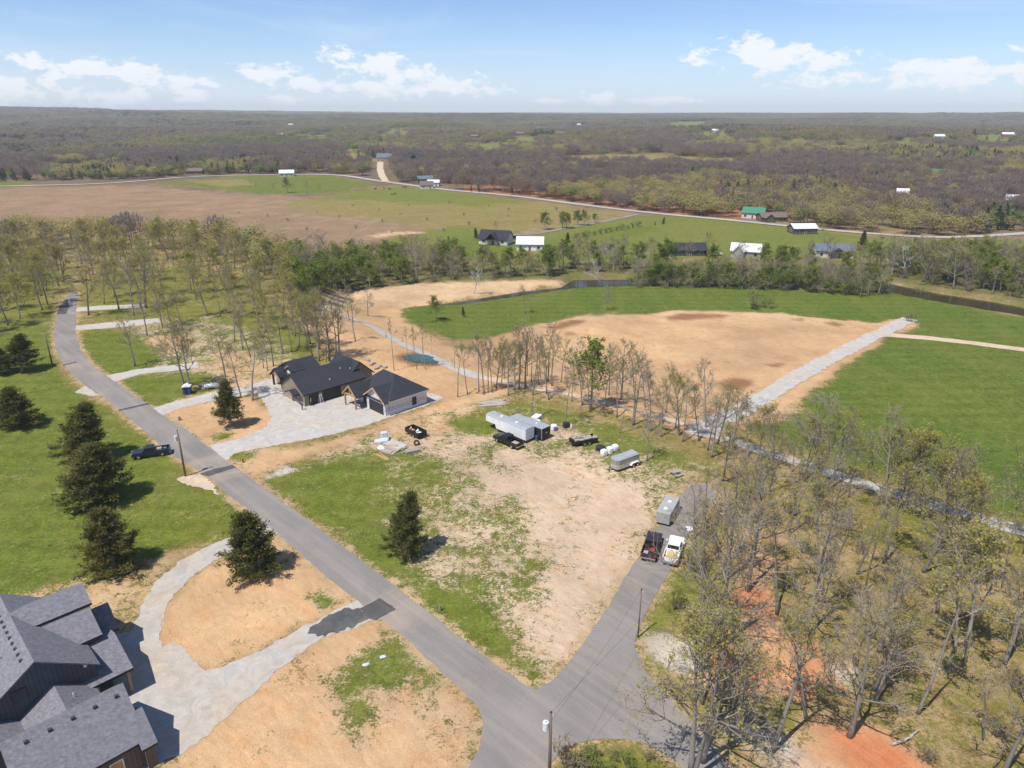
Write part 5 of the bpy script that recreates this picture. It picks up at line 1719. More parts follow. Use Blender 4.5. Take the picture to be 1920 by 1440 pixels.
person((567, 769), R(60), 'dark_cloth', 'dark_cloth', 'person in dark clothes walking on the pale gravel yard')
person((584, 761), R(200), 'orange_cloth', 'denim', 'person in orange top and blue jeans at the open garage bay', 1.72, .2)
p = P1(602, 756)
t = thing('step_ladder', p, R(-40), 'white step ladder standing before the wide garage bay', 'ladder')
for s in (-1, 1):
    MB().tube([(-.5, s * .32, 0), (0, s * .2, 2.0)], [.04, .04], 4).build('rail', 'white_paint', t)
    MB().tube([(.5, s * .32, 0), (0, s * .2, 2.0)], [.035, .035], 4).build('rear_leg', 'white_paint', t)
for i in range(5):
    u = (i + 1) / 6
    MB().box(-.5 + .5 * u - .06, -.5 + .5 * u + .06, -.30 + .1 * u, .30 - .1 * u, 2 * u - .02, 2 * u + .02).build('rung', 'white_paint', t)
# cattle on the far pasture
cow = MB()
cow.tube([(-.9, 0, 1.05), (-.5, 0, 1.1), (.3, 0, 1.05), (.75, 0, 1.15), (1.15, 0, 1.35), (1.45, 0, 1.25)], [.28, .40, .42, .32, .18, .12], 9)
for u in (-.75, .55):
    for s in (-1, 1):
        cow.tube([(u, s * .22, .95), (u - .05, s * .22, .5), (u, s * .22, 0)], [.14, .08, .06], 6)
cow_me = cow.mesh('cow', 'cattle', True)
for i, (px, py) in enumerate(((704, 356), (720, 354), (731, 356), (755, 352), (760, 353), (735, 366), (741, 365))):
    o = bpy.data.objects.new('cow', cow_me)
    COL.objects.link(o)
    o.location = P1(px, py)
    o.rotation_euler = (0, 0, i * 1.7)
    tag(o, 'dark brown cow grazing on the far pasture below the county road', 'cow', 'cattle on the far pasture')
#PART3
# ------------------------------------------------------------------ trees
def rand_perp(d, rng):
    v = Vector((rng.gauss(0, 1), rng.gauss(0, 1), rng.gauss(0, 1)))
    v = v - d * v.dot(d)
    return v.normalized() if v.length > 1e-6 else Vector((1, 0, 0))


def quad_leaf(m, p, size, rng, mat):
    m.cur = mat
    n = Vector((rng.gauss(0, 1), rng.gauss(0, 1), rng.gauss(0, 1.2) + .6)).normalized()
    u = rand_perp(n, rng)
    w = n.cross(u)
    a, b = size * rng.uniform(.7, 1.25), size * rng.uniform(.45, .9)
    m.add([p - u * a * .5, p + w * b * .5, p + u * a * .5, p - w * b * .5], [(0, 1, 2, 3)])


def curve_branch(start, d, L, n, rng, up, wander):
    pts = [start.copy()]
    d = d.copy()
    for i in range(n):
        d = (d + Vector((rng.gauss(0, wander), rng.gauss(0, wander), rng.gauss(0, wander * .7) + up))).normalized()
        pts.append(pts[-1] + d * (L / n))
    return pts


def grow(seed, H, r0, cb, spread, n1, n2, n3, n4, leaves, lsize, bark, leaf, fork=0, wander=.07, droop=.10, stems=1, twig_r=.022):
    """broadleaf tree: trunk mesh (trunk and limbs) and crown mesh (twigs and leaves)"""
    rng = random.Random(seed)
    T, C = MB(), MB()
    ends = []
    for st in range(stems):
        base = Vector((0, 0, -.4)) if stems == 1 else Vector((rng.uniform(-.3, .3), rng.uniform(-.3, .3), -.3))
        d = Vector((rng.gauss(0, .06), rng.gauss(0, .06), 1)) if stems == 1 else Vector((rng.gauss(0, .45), rng.gauss(0, .45), 1))
        d.normalize()
        hh = H * (1 if stems == 1 else rng.uniform(.7, 1))
        tp = curve_branch(base, d, hh * .93, 9, rng, .03, wander * .6)
        rad = [r0 * (1.25 if i == 0 else 1 - .085 * i * (1 if i < 6 else 1.15)) for i in range(10)]
        rad = [max(r, r0 * .07) for r in rad]
        T.tube(tp, rad, 8)
        n1s = max(3, n1 // stems)
        for i in range(n1s):
            t = cb + (.98 - cb) * ((i + rng.uniform(.1, .9)) / n1s)
            k = t * 9
            j = min(int(k), 8)
            s = tp[j].lerp(tp[j + 1], k - j)
            az = i * 2.4 + rng.uniform(-.5, .5)
            q = (t - cb) / (1 - cb)
            el = R(18 + 48 * q + rng.uniform(-10, 14))
            dd = Vector((math.cos(az) * math.cos(el), math.sin(az) * math.cos(el), math.sin(el)))
            L = spread * (1.0 - .55 * q ** 1.4) * rng.uniform(.72, 1.2)
            r1 = max(r0 * (1 - .8 * t) * .62, .035)
            p1 = curve_branch(s, dd, L, 5, rng, droop, wander)
            T.tube(p1, [r1 * (1 - .17 * u) for u in range(6)], 5, False)
            for i2 in range(n2):
                t2 = rng.uniform(.28, 1.0) * 5
                j2 = min(int(t2), 4)
                s2 = p1[j2].lerp(p1[j2 + 1], t2 - j2)
                dir1 = (p1[j2 + 1] - p1[j2]).normalized()
                d2 = (dir1 * .75 + rand_perp(dir1, rng) * .75 + Vector((0, 0, .16))).normalized()
                L2 = L * rng.uniform(.30, .55)
                r2 = max(r1 * .42, .02)
                p2 = curve_branch(s2, d2, L2, 3, rng, droop * .8, wander * 1.2)
                T.tube(p2, [r2, r2 * .8, r2 * .6, r2 * .35], 4, False)
                for i3 in range(n3):
                    t3 = rng.uniform(.2, 1.0) * 3
                    j3 = min(int(t3), 2)
                    s3 = p2[j3].lerp(p2[j3 + 1], t3 - j3)
                    dir2 = (p2[j3 + 1] - p2[j3]).normalized()
                    d3 = (dir2 * .7 + rand_perp(dir2, rng) * .75 + Vector((0, 0, .2))).normalized()
                    L3 = L2 * rng.uniform(.35, .7)
                    e3 = s3 + d3 * L3 + Vector((0, 0, L3 * .12))
                    C.cur = 0
                    C.tube([s3, e3], [twig_r * 1.2, twig_r * .5], 3, False)
                    for i4 in range(n4):
                        s4 = s3.lerp(e3, rng.uniform(.3, 1))
                        d4 = (d3 * .7 + rand_perp(d3, rng) * .8).normalized()
                        e4 = s4 + d4 * L3 * rng.uniform(.4, .9)
                        w = rand_perp(d4, rng) * twig_r
                        C.cur = 0
                        C.add([s4 - w, s4 + w, e4], [(0, 1, 2)])
                        ends.append((s4, e4))
    for (s4, e4) in ends:
        k = int(leaves) + (1 if rng.random() < leaves - int(leaves) else 0)
        for _ in range(k):
            quad_leaf(C, s4.lerp(e4, rng.uniform(.3, 1.15)) + Vector((rng.gauss(0, .12), rng.gauss(0, .12), rng.gauss(0, .12))), lsize, rng, 1)
    return H, T.mesh('trunk', bark, True), C.mesh('crown', ['twig' if bark != 'pale_bark' else 'pale_bark', leaf])


def grow_cedar(seed, H, W, bare_base=.05):
    rng = random.Random(seed)
    T, C = MB(), MB()
    tp = curve_branch(Vector((0, 0, -.3)), Vector((0, 0, 1)), H * .97, 8, rng, .05, .03)
    T.tube(tp, [H * .022 * (1 - .11 * i) for i in range(9)], 8)
    nb = 170
    for i in range(nb):
        if rng.random() < .14:
            continue
        t = bare_base + (1 - bare_base) * (i / nb) ** .9
        prof = (1 - t) ** .62 * min(1, (t - bare_base) / .10 + .55)
        L = W * .5 * prof * rng.uniform(.5, 1.16) + .15
        az = i * 2.399 + rng.uniform(-.4, .4)
        el = R(-4 + 46 * t + rng.uniform(-10, 14))
        d = Vector((math.cos(az) * math.cos(el), math.sin(az) * math.cos(el), math.sin(el)))
        k = min(t * 8, 7.99)
        s = tp[int(k)].lerp(tp[int(k) + 1], k - int(k))
        pts = curve_branch(s, d, L, 4, rng, .10, .08)
        T.tube(pts, [.05, .04, .03, .02, .01], 3, False)
        nc = max(3, int(L * 4.2))
        for c in range(nc):
            u = rng.uniform(.25, 1.0) ** .7 * 4
            j = min(int(u), 3)
            p = pts[j].lerp(pts[j + 1], u - j) + Vector((rng.gauss(0, .16), rng.gauss(0, .16), rng.gauss(.05, .14)))
            ax = (d * .8 + Vector((rng.gauss(0, .5), rng.gauss(0, .5), rng.gauss(.45, .4)))).normalized()
            for q in range(12):
                pp = p + Vector((rng.gauss(0, .17), rng.gauss(0, .17), rng.gauss(0, .15)))
                dd = (ax + Vector((rng.gauss(0, .5), rng.gauss(0, .5), rng.gauss(0, .5)))).normalized()
                w = rand_perp(dd, rng) * rng.uniform(.03, .065)
                l = rng.uniform(.16, .36)
                C.add([pp - w, pp + w, pp + w * .5 + dd * l, pp - w * .5 + dd * l], [(0, 1, 2, 3)])
    return H, T.mesh('trunk', 'bark', True), C.mesh('crown', 'cedar_leaf')


PROTO = {
    'bare': [grow(11, 15, .24, .38, 4.6, 13, 5, 4, 4, .5, .17, 'bark', 'leaf_olive', twig_r=.022), grow(12, 16, .22, .48, 3.9, 12, 5, 4, 4, .55, .17, 'bark', 'leaf_bud', twig_r=.022), grow(13, 14, .26, .30, 5.2, 14, 5, 4, 4, .35, .17, 'bark', 'leaf_bud', twig_r=.022), grow(14, 17, .21, .55, 3.2, 11, 5, 4, 4, .6, .18, 'bark', 'leaf_olive', twig_r=.022)],
    'budding': [grow(21, 15, .24, .36, 4.8, 14, 5, 4, 3, 1.8, .19, 'bark', 'leaf_olive'), grow(22, 16, .22, .45, 4.2, 13, 5, 4, 3, 1.4, .19, 'bark', 'leaf_olive'), grow(23, 14, .25, .30, 5.4, 14, 5, 4, 3, 3.0, .20, 'bark', 'leaf_olive'), grow(24, 17, .22, .52, 3.6, 12, 5, 4, 3, 1.2, .19, 'bark', 'leaf_olive')],
    'full': [grow(25, 13, .24, .28, 5.4, 14, 6, 4, 3, 3.0, .25, 'bark', 'leaf_olive'), grow(26, 14, .24, .34, 5.0, 14, 6, 4, 3, 2.4, .25, 'bark', 'leaf_olive')],
    'slim': [grow(31, 15, .15, .55, 2.3, 9, 4, 4, 3, .2, .18, 'bark', 'leaf_bud'), grow(32, 16, .14, .62, 1.9, 8, 4, 4, 3, .5, .2, 'bark', 'leaf_olive')],
    'leafy': [grow(41, 11, .22, .24, 4.6, 14, 6, 4, 3, 4.2, .34, 'bark', 'leaf_green'), grow(42, 12, .22, .28, 4.2, 13, 6, 4, 3, 3.6, .34, 'bark', 'leaf_green')],
    'sycamore': [grow(51, 15, .26, .32, 5.0, 11, 5, 4, 3, .0, .2, 'pale_bark', 'leaf_bud', wander=.12)],
    'shrub': [grow(61, 3.2, .07, .15, 1.8, 14, 4, 4, 3, 1.2, .2, 'bark', 'leaf_green', stems=5, twig_r=.014), grow(62, 3.4, .07, .12, 1.9, 14, 4, 4, 4, .3, .16, 'bark', 'leaf_bud', stems=5, twig_r=.016)],
    'cedar': [grow_cedar(71, 10, 6.4), grow_cedar(72, 9, 6.8), grow_cedar(73, 10, 5.6, .16)],
}
trng = random.Random(99)
TREE_N = {}


def plant(kind, p, h, label, name, group, wide=None, variant=None, lean=0.0, cat='tree'):
    arr = PROTO[kind]
    H, tm, cm = arr[variant if variant is not None else trng.randrange(len(arr))]
    r = bpy.data.objects.new(name, None)
    r.empty_display_size = .4
    COL.objects.link(r)
    k = h / H
    w = k * (wide if wide else trng.uniform(.9, 1.15))
    r.location = (p[0], p[1], p[2] - .05)
    r.scale = (w, w, k)
    r.rotation_euler = (trng.gauss(0, .03) + lean * trng.gauss(0, 1), trng.gauss(0, .03) + lean * trng.gauss(0, 1), trng.uniform(0, 6.28))
    tag(r, label, cat, group)
    for nm, me in (('trunk', tm), ('crown', cm)):
        o = bpy.data.objects.new(nm, me)
        COL.objects.link(o)
        o.parent = r
    TREE_N[kind] = TREE_N.get(kind, 0) + 1
    return r


# cedars
for (bx, by, ty, wpx, v, lab) in (
        (757, 1046, 918, 90, 0, 'dark green cedar standing alone on the patchy lot'),
        (478, 1080, 958, 120, 1, 'broad cedar on the bare soil beside the looping driveway'),
        (214, 1075, 952, 112, 1, 'dull green cedar at the lower edge of the big lawn'),
        (178, 945, 822, 128, 0, 'wide dark cedar joined to a taller one on the big lawn'),
        (160, 868, 752, 100, 0, 'tall pointed cedar behind the wide dark cedar'),
        (34, 806, 724, 84, 1, 'low spreading cedar casting shade on the big lawn'),
        (42, 703, 626, 64, 2, 'cedar with visible trunk near the upper street pole'),
        (2, 706, 645, 60, 2, 'cedar growing against the trunked cedar near the upper street'),
        (434, 806, 710, 64, 2, 'upright cedar on the bare soil island before the gravel yard')):
    p = P1(bx, by - 6)
    h = top_height(p, ty)
    dist = (Vector(p) - Vector((0, 0, CAM_H))).length
    wm = wpx * dist / FPX
    base_w = (6.4, 6.8, 5.6)[v] / (10, 9, 10)[v]
    plant('cedar', p, h, lab, 'cedar_tree', None, wm / h / base_w / 1.0 * (h / (10, 9, 10)[v]) / (h / (10, 9, 10)[v]), v)

L_LOT = 'budding shade tree standing on the cleared lots along the upper street'
L_LOTB = 'leafless shade tree standing on the cleared lots along the upper street'
for (bx, by, ty, kind) in ((254, 687, 596, 'bare'), (346, 728, 596, 'budding'), (358, 736, 606, 'budding'), (430, 742, 598, 'bare'), (452, 746, 640, 'budding'), (474, 751, 628, 'budding'), (166, 591, 500, 'budding'), (223, 580, 478, 'budding'), (251, 591, 488, 'bare'),
                           (264, 577, 470, 'budding'), (273, 577, 472, 'budding'), (276, 629, 540, 'bare'), (305, 613, 530, 'budding'), (320, 607, 524, 'budding'), (343, 619, 536, 'budding'), (390, 592, 500, 'budding'), (413, 592, 505, 'bare'), (440, 640, 548, 'budding'), (455, 655, 560, 'bare')):
    p = P1(bx, by)
    plant(kind, p, top_height(p, ty), L_LOT if kind == 'budding' else L_LOTB, 'budding_tree' if kind == 'budding' else 'bare_tree', 'budding trees on the cleared lots' if kind == 'budding' else 'leafless trees on the cleared lots', 1.1)
for (bx, by, ty) in ((494, 690, 590), (502, 695, 600), (513, 687, 585), (530, 664, 560), (588, 672, 560), (598, 677, 556), (612, 678, 570), (618, 677, 560), (632, 673, 552), (637, 672, 548), (548, 660, 560), (470, 668, 575), (560, 650, 550), (575, 655, 552), (600, 655, 548), (655, 602, 540), (667, 640, 556)):
    p = P1(bx, by)
    plant(trng.choice(['bare', 'budding', 'slim', 'slim']), p, top_height(p, ty), 'tall thin tree on the slope behind the black roofed shop house', 'thin_tree', 'thin trees behind the shop house', 1.0)
for (bx, by, ty) in ((739, 695, 588), (765, 687, 606), (782, 693, 606), (790, 686, 600), (798, 692, 596), (810, 678, 622), (852, 691, 618), (776, 680, 612)):
    p = P1(bx, by)
    plant('slim', p, top_height(p, ty), 'thin bare tree standing alone by the green pond', 'thin_tree', 'thin trees by the pond', .8)
for (bx, by, ty, kind) in ((858, 744, 630, 'slim'), (877, 739, 632, 'slim'), (898, 734, 625, 'bare'), (908, 738, 618, 'bare'), (915, 736, 622, 'slim'), (923, 736, 628, 'slim'), (953, 741, 645, 'budding'), (973, 731, 606, 'bare'), (985, 726, 612, 'bare'), (940, 730, 640, 'budding')):
    p = P1(bx, by)
    plant(kind, p, top_height(p, ty), 'tall thin tree in the clump at the top corner of the lot', 'thin_tree', 'trees at the top corner of the lot', .95)
for (bx, by, ty, kind, lab) in ((1058, 799, 690, 'bare', 'grey leafless tree with the black bin at its foot'), (997, 784, 690, 'slim', 'thin tree beside the pale grey topper'), (1213, 864, 770, 'bare', 'rugged small tree beside the livestock trailer'), (1162, 812, 720, 'slim', 'thin tree on the green verge above the white bulk bags'),
                                (1088, 778, 690, 'slim', 'pale thin tree at the lot edge past the big leafless tree')):
    p = P1(bx, by)
    plant(kind, p, top_height(p, ty), lab, 'bare_tree' if kind == 'bare' else 'thin_tree', None, 1.0)


def scatter(poly_px, spacing, seed, n_try=6000, keep=None, avoid=(), world=None):
    rng = np.random.default_rng(seed)
    poly = P(poly_px)[:, :2] if world is None else np.array(world)
    lo, hi = poly.min(0), poly.max(0)
    area = (hi[0] - lo[0]) * (hi[1] - lo[1])
    c = rng.uniform(lo, hi, (min(n_try, int(area / spacing ** 2 * 8) + 50), 2))
    c = c[poly_sdf(c[:, 0], c[:, 1], poly) > 0]
    if len(c):
        c = c[poly_sdf(c[:, 0], c[:, 1], ROAD_W) < -1.5]
    for a in avoid:
        pa = P(a)[:, :2]
        c = c[poly_sdf(c[:, 0], c[:, 1], pa) < 0]
    out = []
    for q in c:
        if all((q[0] - o[0]) ** 2 + (q[1] - o[1]) ** 2 > spacing ** 2 for o in out):
            out.append(q)
    z = height(np.array([o[0] for o in out]), np.array([o[1] for o in out])) if out else []
    return [(o[0], o[1], zz) for o, zz in zip(out, z)]


# bank between the lot and the valley
VROAD = P([(880, 700), (960, 720), (1060, 737), (1180, 766), (1300, 802), (1400, 836), (1480, 862), (1600, 902), (1750, 948), (1900, 990), (2050, 1040)])[:, :2]


def clear_of_road(q, d=3.2):
    for i in range(len(VROAD) - 1):
        a, b = VROAD[i], VROAD[i + 1]
        e = b - a
        t = np.clip(np.dot(np.array(q[:2]) - a, e) / np.dot(e, e), 0, 1)
        if np.linalg.norm(np.array(q[:2]) - a - e * t) < d:
            return False
    return True


NAMES = {'full': 'budding_tree', 'bare': 'bare_tree', 'budding': 'budding_tree', 'slim': 'thin_tree', 'leafy': 'leafy_tree', 'sycamore': 'sycamore_tree', 'shrub': 'shrub'}
WORD = {'full': 'full crowned olive tree', 'bare': 'leafless grey tree', 'budding': 'budding olive tree', 'slim': 'slender straight tree', 'leafy': 'fresh green leafy tree', 'sycamore': 'white barked sycamore', 'shrub': 'low tangled shrub'}


LM = [(P1(px, py), nm) for px, py, nm in ((1268, 891, 'the picnic table'), (1690, 1395, 'the bleached fallen limb'), (1390, 1105, 'the top of the red clay clearing'), (1600, 1400, 'the lower red clay patch'), (1530, 1250, 'the middle of the red clay clearing'),
      (1250, 985, 'the travel trailer'), (1262, 1040, 'the loaded white pickup'), (1196, 1195, 'the slim dark pole'), (1166, 870, 'the livestock trailer'), (1142, 850, 'the white bulk bags'), (1062, 800, 'the black bin'), (1330, 808, 'the gravel road junction'), (990, 725, 'the top corner of the lot'),
      (1108, 768, 'the bright yellow green tree'), (135, 550, 'the far street end'), (98, 683, 'the upper street pole'), (590, 690, 'the shop house'), (790, 672, 'the green pond'), (1050, 534, 'the tip of the sand bar'), (994, 467, 'the white metal barn'), (930, 456, 'the white ranch house'),
      (1290, 477, 'the long low house'), (1398, 480, 'the grey metal shed'), (1560, 480, 'the blue roofed creekside house'), (1706, 600, 'the end of the gravel farm road'), (1690, 535, 'the creek bend'), (888, 550, 'the pale sand bar sycamore'), (640, 545, 'the upstream end of the sand bar'), (1126, 533, 'the leaning pale sycamore'),
      (275, 575, 'the uppermost gravel stub drive'), (300, 600, 'the second gravel stub drive'), (400, 729, 'the propane tank'), (1340, 925, 'the end of the side street'))]


def plant_area(pts, probs, hr, where, wide=None, lean=.03):
    ks, ws = list(probs), list(probs.values())
    mid = (hr[0] + hr[1]) / 2
    for q in pts:
        k = trng.choices(ks, ws)[0]
        hb = trng.uniform(*hr)
        h = hb * (.75 if k == 'leafy' else 1) * (.2 if k == 'shrub' else 1)
        d, nm = min(((math.hypot(q[0] - p.x, q[1] - p.y), n) for p, n in LM))
        size = 'taller' if hb > mid + (hr[1] - hr[0]) * .2 else 'shorter' if hb < mid - (hr[1] - hr[0]) * .2 else 'middling'
        lab = size + ' ' + WORD[k] + (' close to ' + nm if d < (16 if q[1] < 180 else 34) else ' ' + where)
        plant(k, q, h, lab, NAMES[k], lab, wide, None, lean, 'shrub' if k == 'shrub' else 'tree')


bank = [q for q in scatter([(940, 708), (985, 704), (1080, 722), (1200, 756), (1300, 790), (1400, 832), (1430, 860), (1400, 868), (1330, 858), (1200, 806), (1080, 766), (990, 738), (945, 730)], 2.7, 5) if clear_of_road(q, 1.9)]
plant_area(bank, {'bare': 5, 'budding': 3, 'slim': 4}, (9, 14), 'on the wooded bank behind the lot')
p = P1(1108, 768)
plant('leafy', p, 13.5, 'bright yellow green tree rising from the bank behind the lot', 'leafy_tree', None, 1.0, 1)
p = P1(930, 728)
plant('budding', p, 9.5, 'yellow green young tree in front of the dirt field corner', 'budding_tree', None, .9, 2)
bank2 = [q for q in scatter([(1400, 842), (1480, 866), (1600, 905), (1750, 950), (1930, 1000), (1930, 1030), (1750, 985), (1600, 935), (1480, 895), (1410, 875)], 2.9, 6) if clear_of_road(q, 2.6)]
plant_area(bank2, {'bare': 3, 'budding': 4, 'full': 3, 'slim': 1}, (9, 14), 'on the wooded bank above the valley road')

# woods right of the side street
for (bx, by, ty, kind) in ((1345, 1217, 925, 'bare'), (1316, 1190, 930, 'bare'), (1367, 1325, 1085, 'slim'), (1448, 1408, 1120, 'bare'), (1593, 1381, 1130, 'bare'), (1640, 1295, 1070, 'bare'), (1720, 1338, 1020, 'slim'), (1787, 1248, 1010, 'bare'), (1542, 1131, 930, 'bare'), (1457, 1152, 930, 'budding'), (1402, 1108, 860, 'bare'),
                           (1730, 1072, 880, 'budding'), (1883, 1244, 1030, 'bare'), (1843, 1388, 1250, 'slim'), (1862, 1440, 1300, 'slim'), (1792, 1068, 920, 'budding'), (1607, 1076, 900, 'budding'), (1623, 1108, 960, 'bare'), (1298, 1442, 1170, 'budding'), (1318, 1428, 1150, 'bare'), (1302, 1462, 1120, 'budding'), (1480, 1002, 850, 'budding'), (1400, 988, 840, 'bare'),
                           (1378, 960, 830, 'bare'), (1298, 1190, 1000, 'bare'), (1345, 1350, 1140, 'budding'), (1292, 1075, 935, 'slim'), (1302, 1010, 905, 'bare'), (1322, 985, 880, 'budding'), (1355, 1095, 900, 'bare'), (1318, 1320, 1100, 'budding')):
    p = P1(bx, by)
    h = min(max(top_height(p, ty), 6.0), 19.0)
    plant(kind, p, h, WORD[kind] + ' in the woods around the red clay clearing', NAMES[kind], WORD[kind] + 's in the woods around the red clay clearing', 1.0, None, .06)
RED = [[(1320, 1250), (1345, 1130), (1420, 1080), (1470, 1160), (1575, 1250), (1585, 1310), (1420, 1300)], [(1430, 1500), (1480, 1385), (1560, 1350), (1690, 1405), (1790, 1500)], [(1640, 930), (1750, 965), (1800, 1030), (1700, 1020)], [(1250, 900), (1330, 880), (1310, 1010), (1230, 1190), (1190, 1200)]]
rw = scatter([(1330, 900), (1410, 880), (1500, 915), (1700, 985), (1935, 1040), (1960, 1330), (1960, 1470), (1800, 1470), (1650, 1420), (1480, 1330), (1440, 1200), (1380, 1060)], 6.9, 7, avoid=RED)
plant_area(rw, {'bare': 4, 'budding': 7, 'full': 1, 'slim': 1}, (10, 16.5), 'in the woods around the red clay clearing', None, .07)
ru = scatter([(1330, 930), (1410, 890), (1700, 985), (1935, 1050), (1960, 1470), (1650, 1420), (1480, 1330), (1400, 1060), (1300, 1110), (1250, 1180)], 6.0, 17, avoid=RED)
plant_area(ru[:34], {'shrub': 1}, (8, 14), 'on the floor of the red clay woods')
# corner thicket at the street junction
for (bx, by, h, v) in ((1058, 1432, 3.0, 1), (1092, 1436, 2.0, 0), (1108, 1415, 1.5, 1), (1150, 1425, 1.5, 1), (1180, 1440, 1.7, 0), (1215, 1425, 1.3, 1), (1075, 1452, 2.6, 1), (1130, 1450, 1.6, 0)):
    plant('shrub', P1(bx, by), h, 'leafy bush in the thicket at the street junction', 'shrub', 'bushes at the street junction', None, v, .04, 'shrub')

# left-hand woods
lw1 = scatter([(-60, 505), (60, 500), (130, 505), (112, 550), (96, 575), (60, 610), (-60, 640)], 6.5, 8)
plant_area(lw1, {'bare': 2, 'budding': 3, 'full': 4}, (11, 15.5), 'in the woods left of the street end')
lw2 = scatter([(150, 548), (165, 498), (300, 500), (430, 515), (520, 560), (560, 600), (600, 650), (560, 650), (470, 620), (400, 570), (300, 560), (230, 565), (180, 575)], 8.0, 9)
plant_area(lw2, {'bare': 2, 'budding': 4, 'full': 4, 'slim': 1}, (10, 14.5), 'in the grassy open woods above the cleared lots')
lw3 = scatter([(-80, 480), (60, 470), (300, 468), (430, 480), (560, 540), (520, 560), (430, 512), (300, 497), (165, 495), (60, 500), (-80, 505)], 8.5, 10)
plant_area(lw3, {'bare': 2, 'budding': 3, 'full': 6}, (10, 14), 'in the woods between the lots and the brown field')

# creek side trees
CR1 = [(560, 562), (540, 520), (600, 500), (720, 492), (860, 494), (900, 508), (1030, 508), (1080, 494), (1220, 496), (1260, 506), (1440, 507), (1480, 496), (1530, 506), (1600, 506), (1640, 504), (1700, 500), (1950, 515), (1960, 560), (1850, 552), (1760, 538), (1700, 524), (1640, 515), (1500, 512), (1300, 510), (1080, 512), (1040, 518), (880, 524), (740, 534), (640, 545)]
HOUSES = [[(1250, 478), (1330, 478), (1330, 500), (1250, 500)], [(1370, 478), (1440, 478), (1440, 505), (1370, 505)], [(1525, 482), (1600, 482), (1600, 506), (1525, 506)]]
cr = scatter(CR1, 5.6, 11, 9000, avoid=HOUSES)
plant_area(cr, {'bare': 7, 'leafy': 9, 'budding': 5, 'sycamore': 1.0}, (10, 15.5), 'along the creek', 1.25)
cru = scatter(CR1, 7.0, 41, 9000, avoid=HOUSES)
plant_area(cru, {'shrub': 1}, (14, 24), 'under the creek trees', 1.3)
cr2 = scatter([(1190, 532), (1300, 530), (1400, 532), (1560, 538), (1660, 548), (1640, 556), (1500, 546), (1380, 540), (1200, 538)], 3.6, 12)
plant_area(cr2, {'bare': 6, 'leafy': 5}, (8, 12.5), 'on the near bank of the creek', 1.2)
cr4 = scatter([(1620, 500), (1680, 492), (1780, 492), (1940, 506), (1960, 556), (1870, 548), (1760, 526), (1680, 512)], 5.0, 44)
plant_area(cr4, {'leafy': 9, 'bare': 3, 'budding': 2}, (11, 14), 'in the thick green wood at the creek bend', 1.3)
crs = scatter([(1180, 534), (1300, 532), (1400, 533), (1560, 539), (1660, 549), (1640, 556), (1500, 546), (1380, 541), (1200, 539)], 3.2, 52)
plant_area(crs, {'shrub': 1}, (15, 26), 'on the near bank of the creek', 1.4)
cr3 = scatter([(560, 590), (545, 555), (600, 520), (640, 540), (600, 566)], 7, 13)
plant_area(cr3, {'leafy': 5, 'bare': 2}, (10, 14), 'where the wooded slope meets the sand bar')
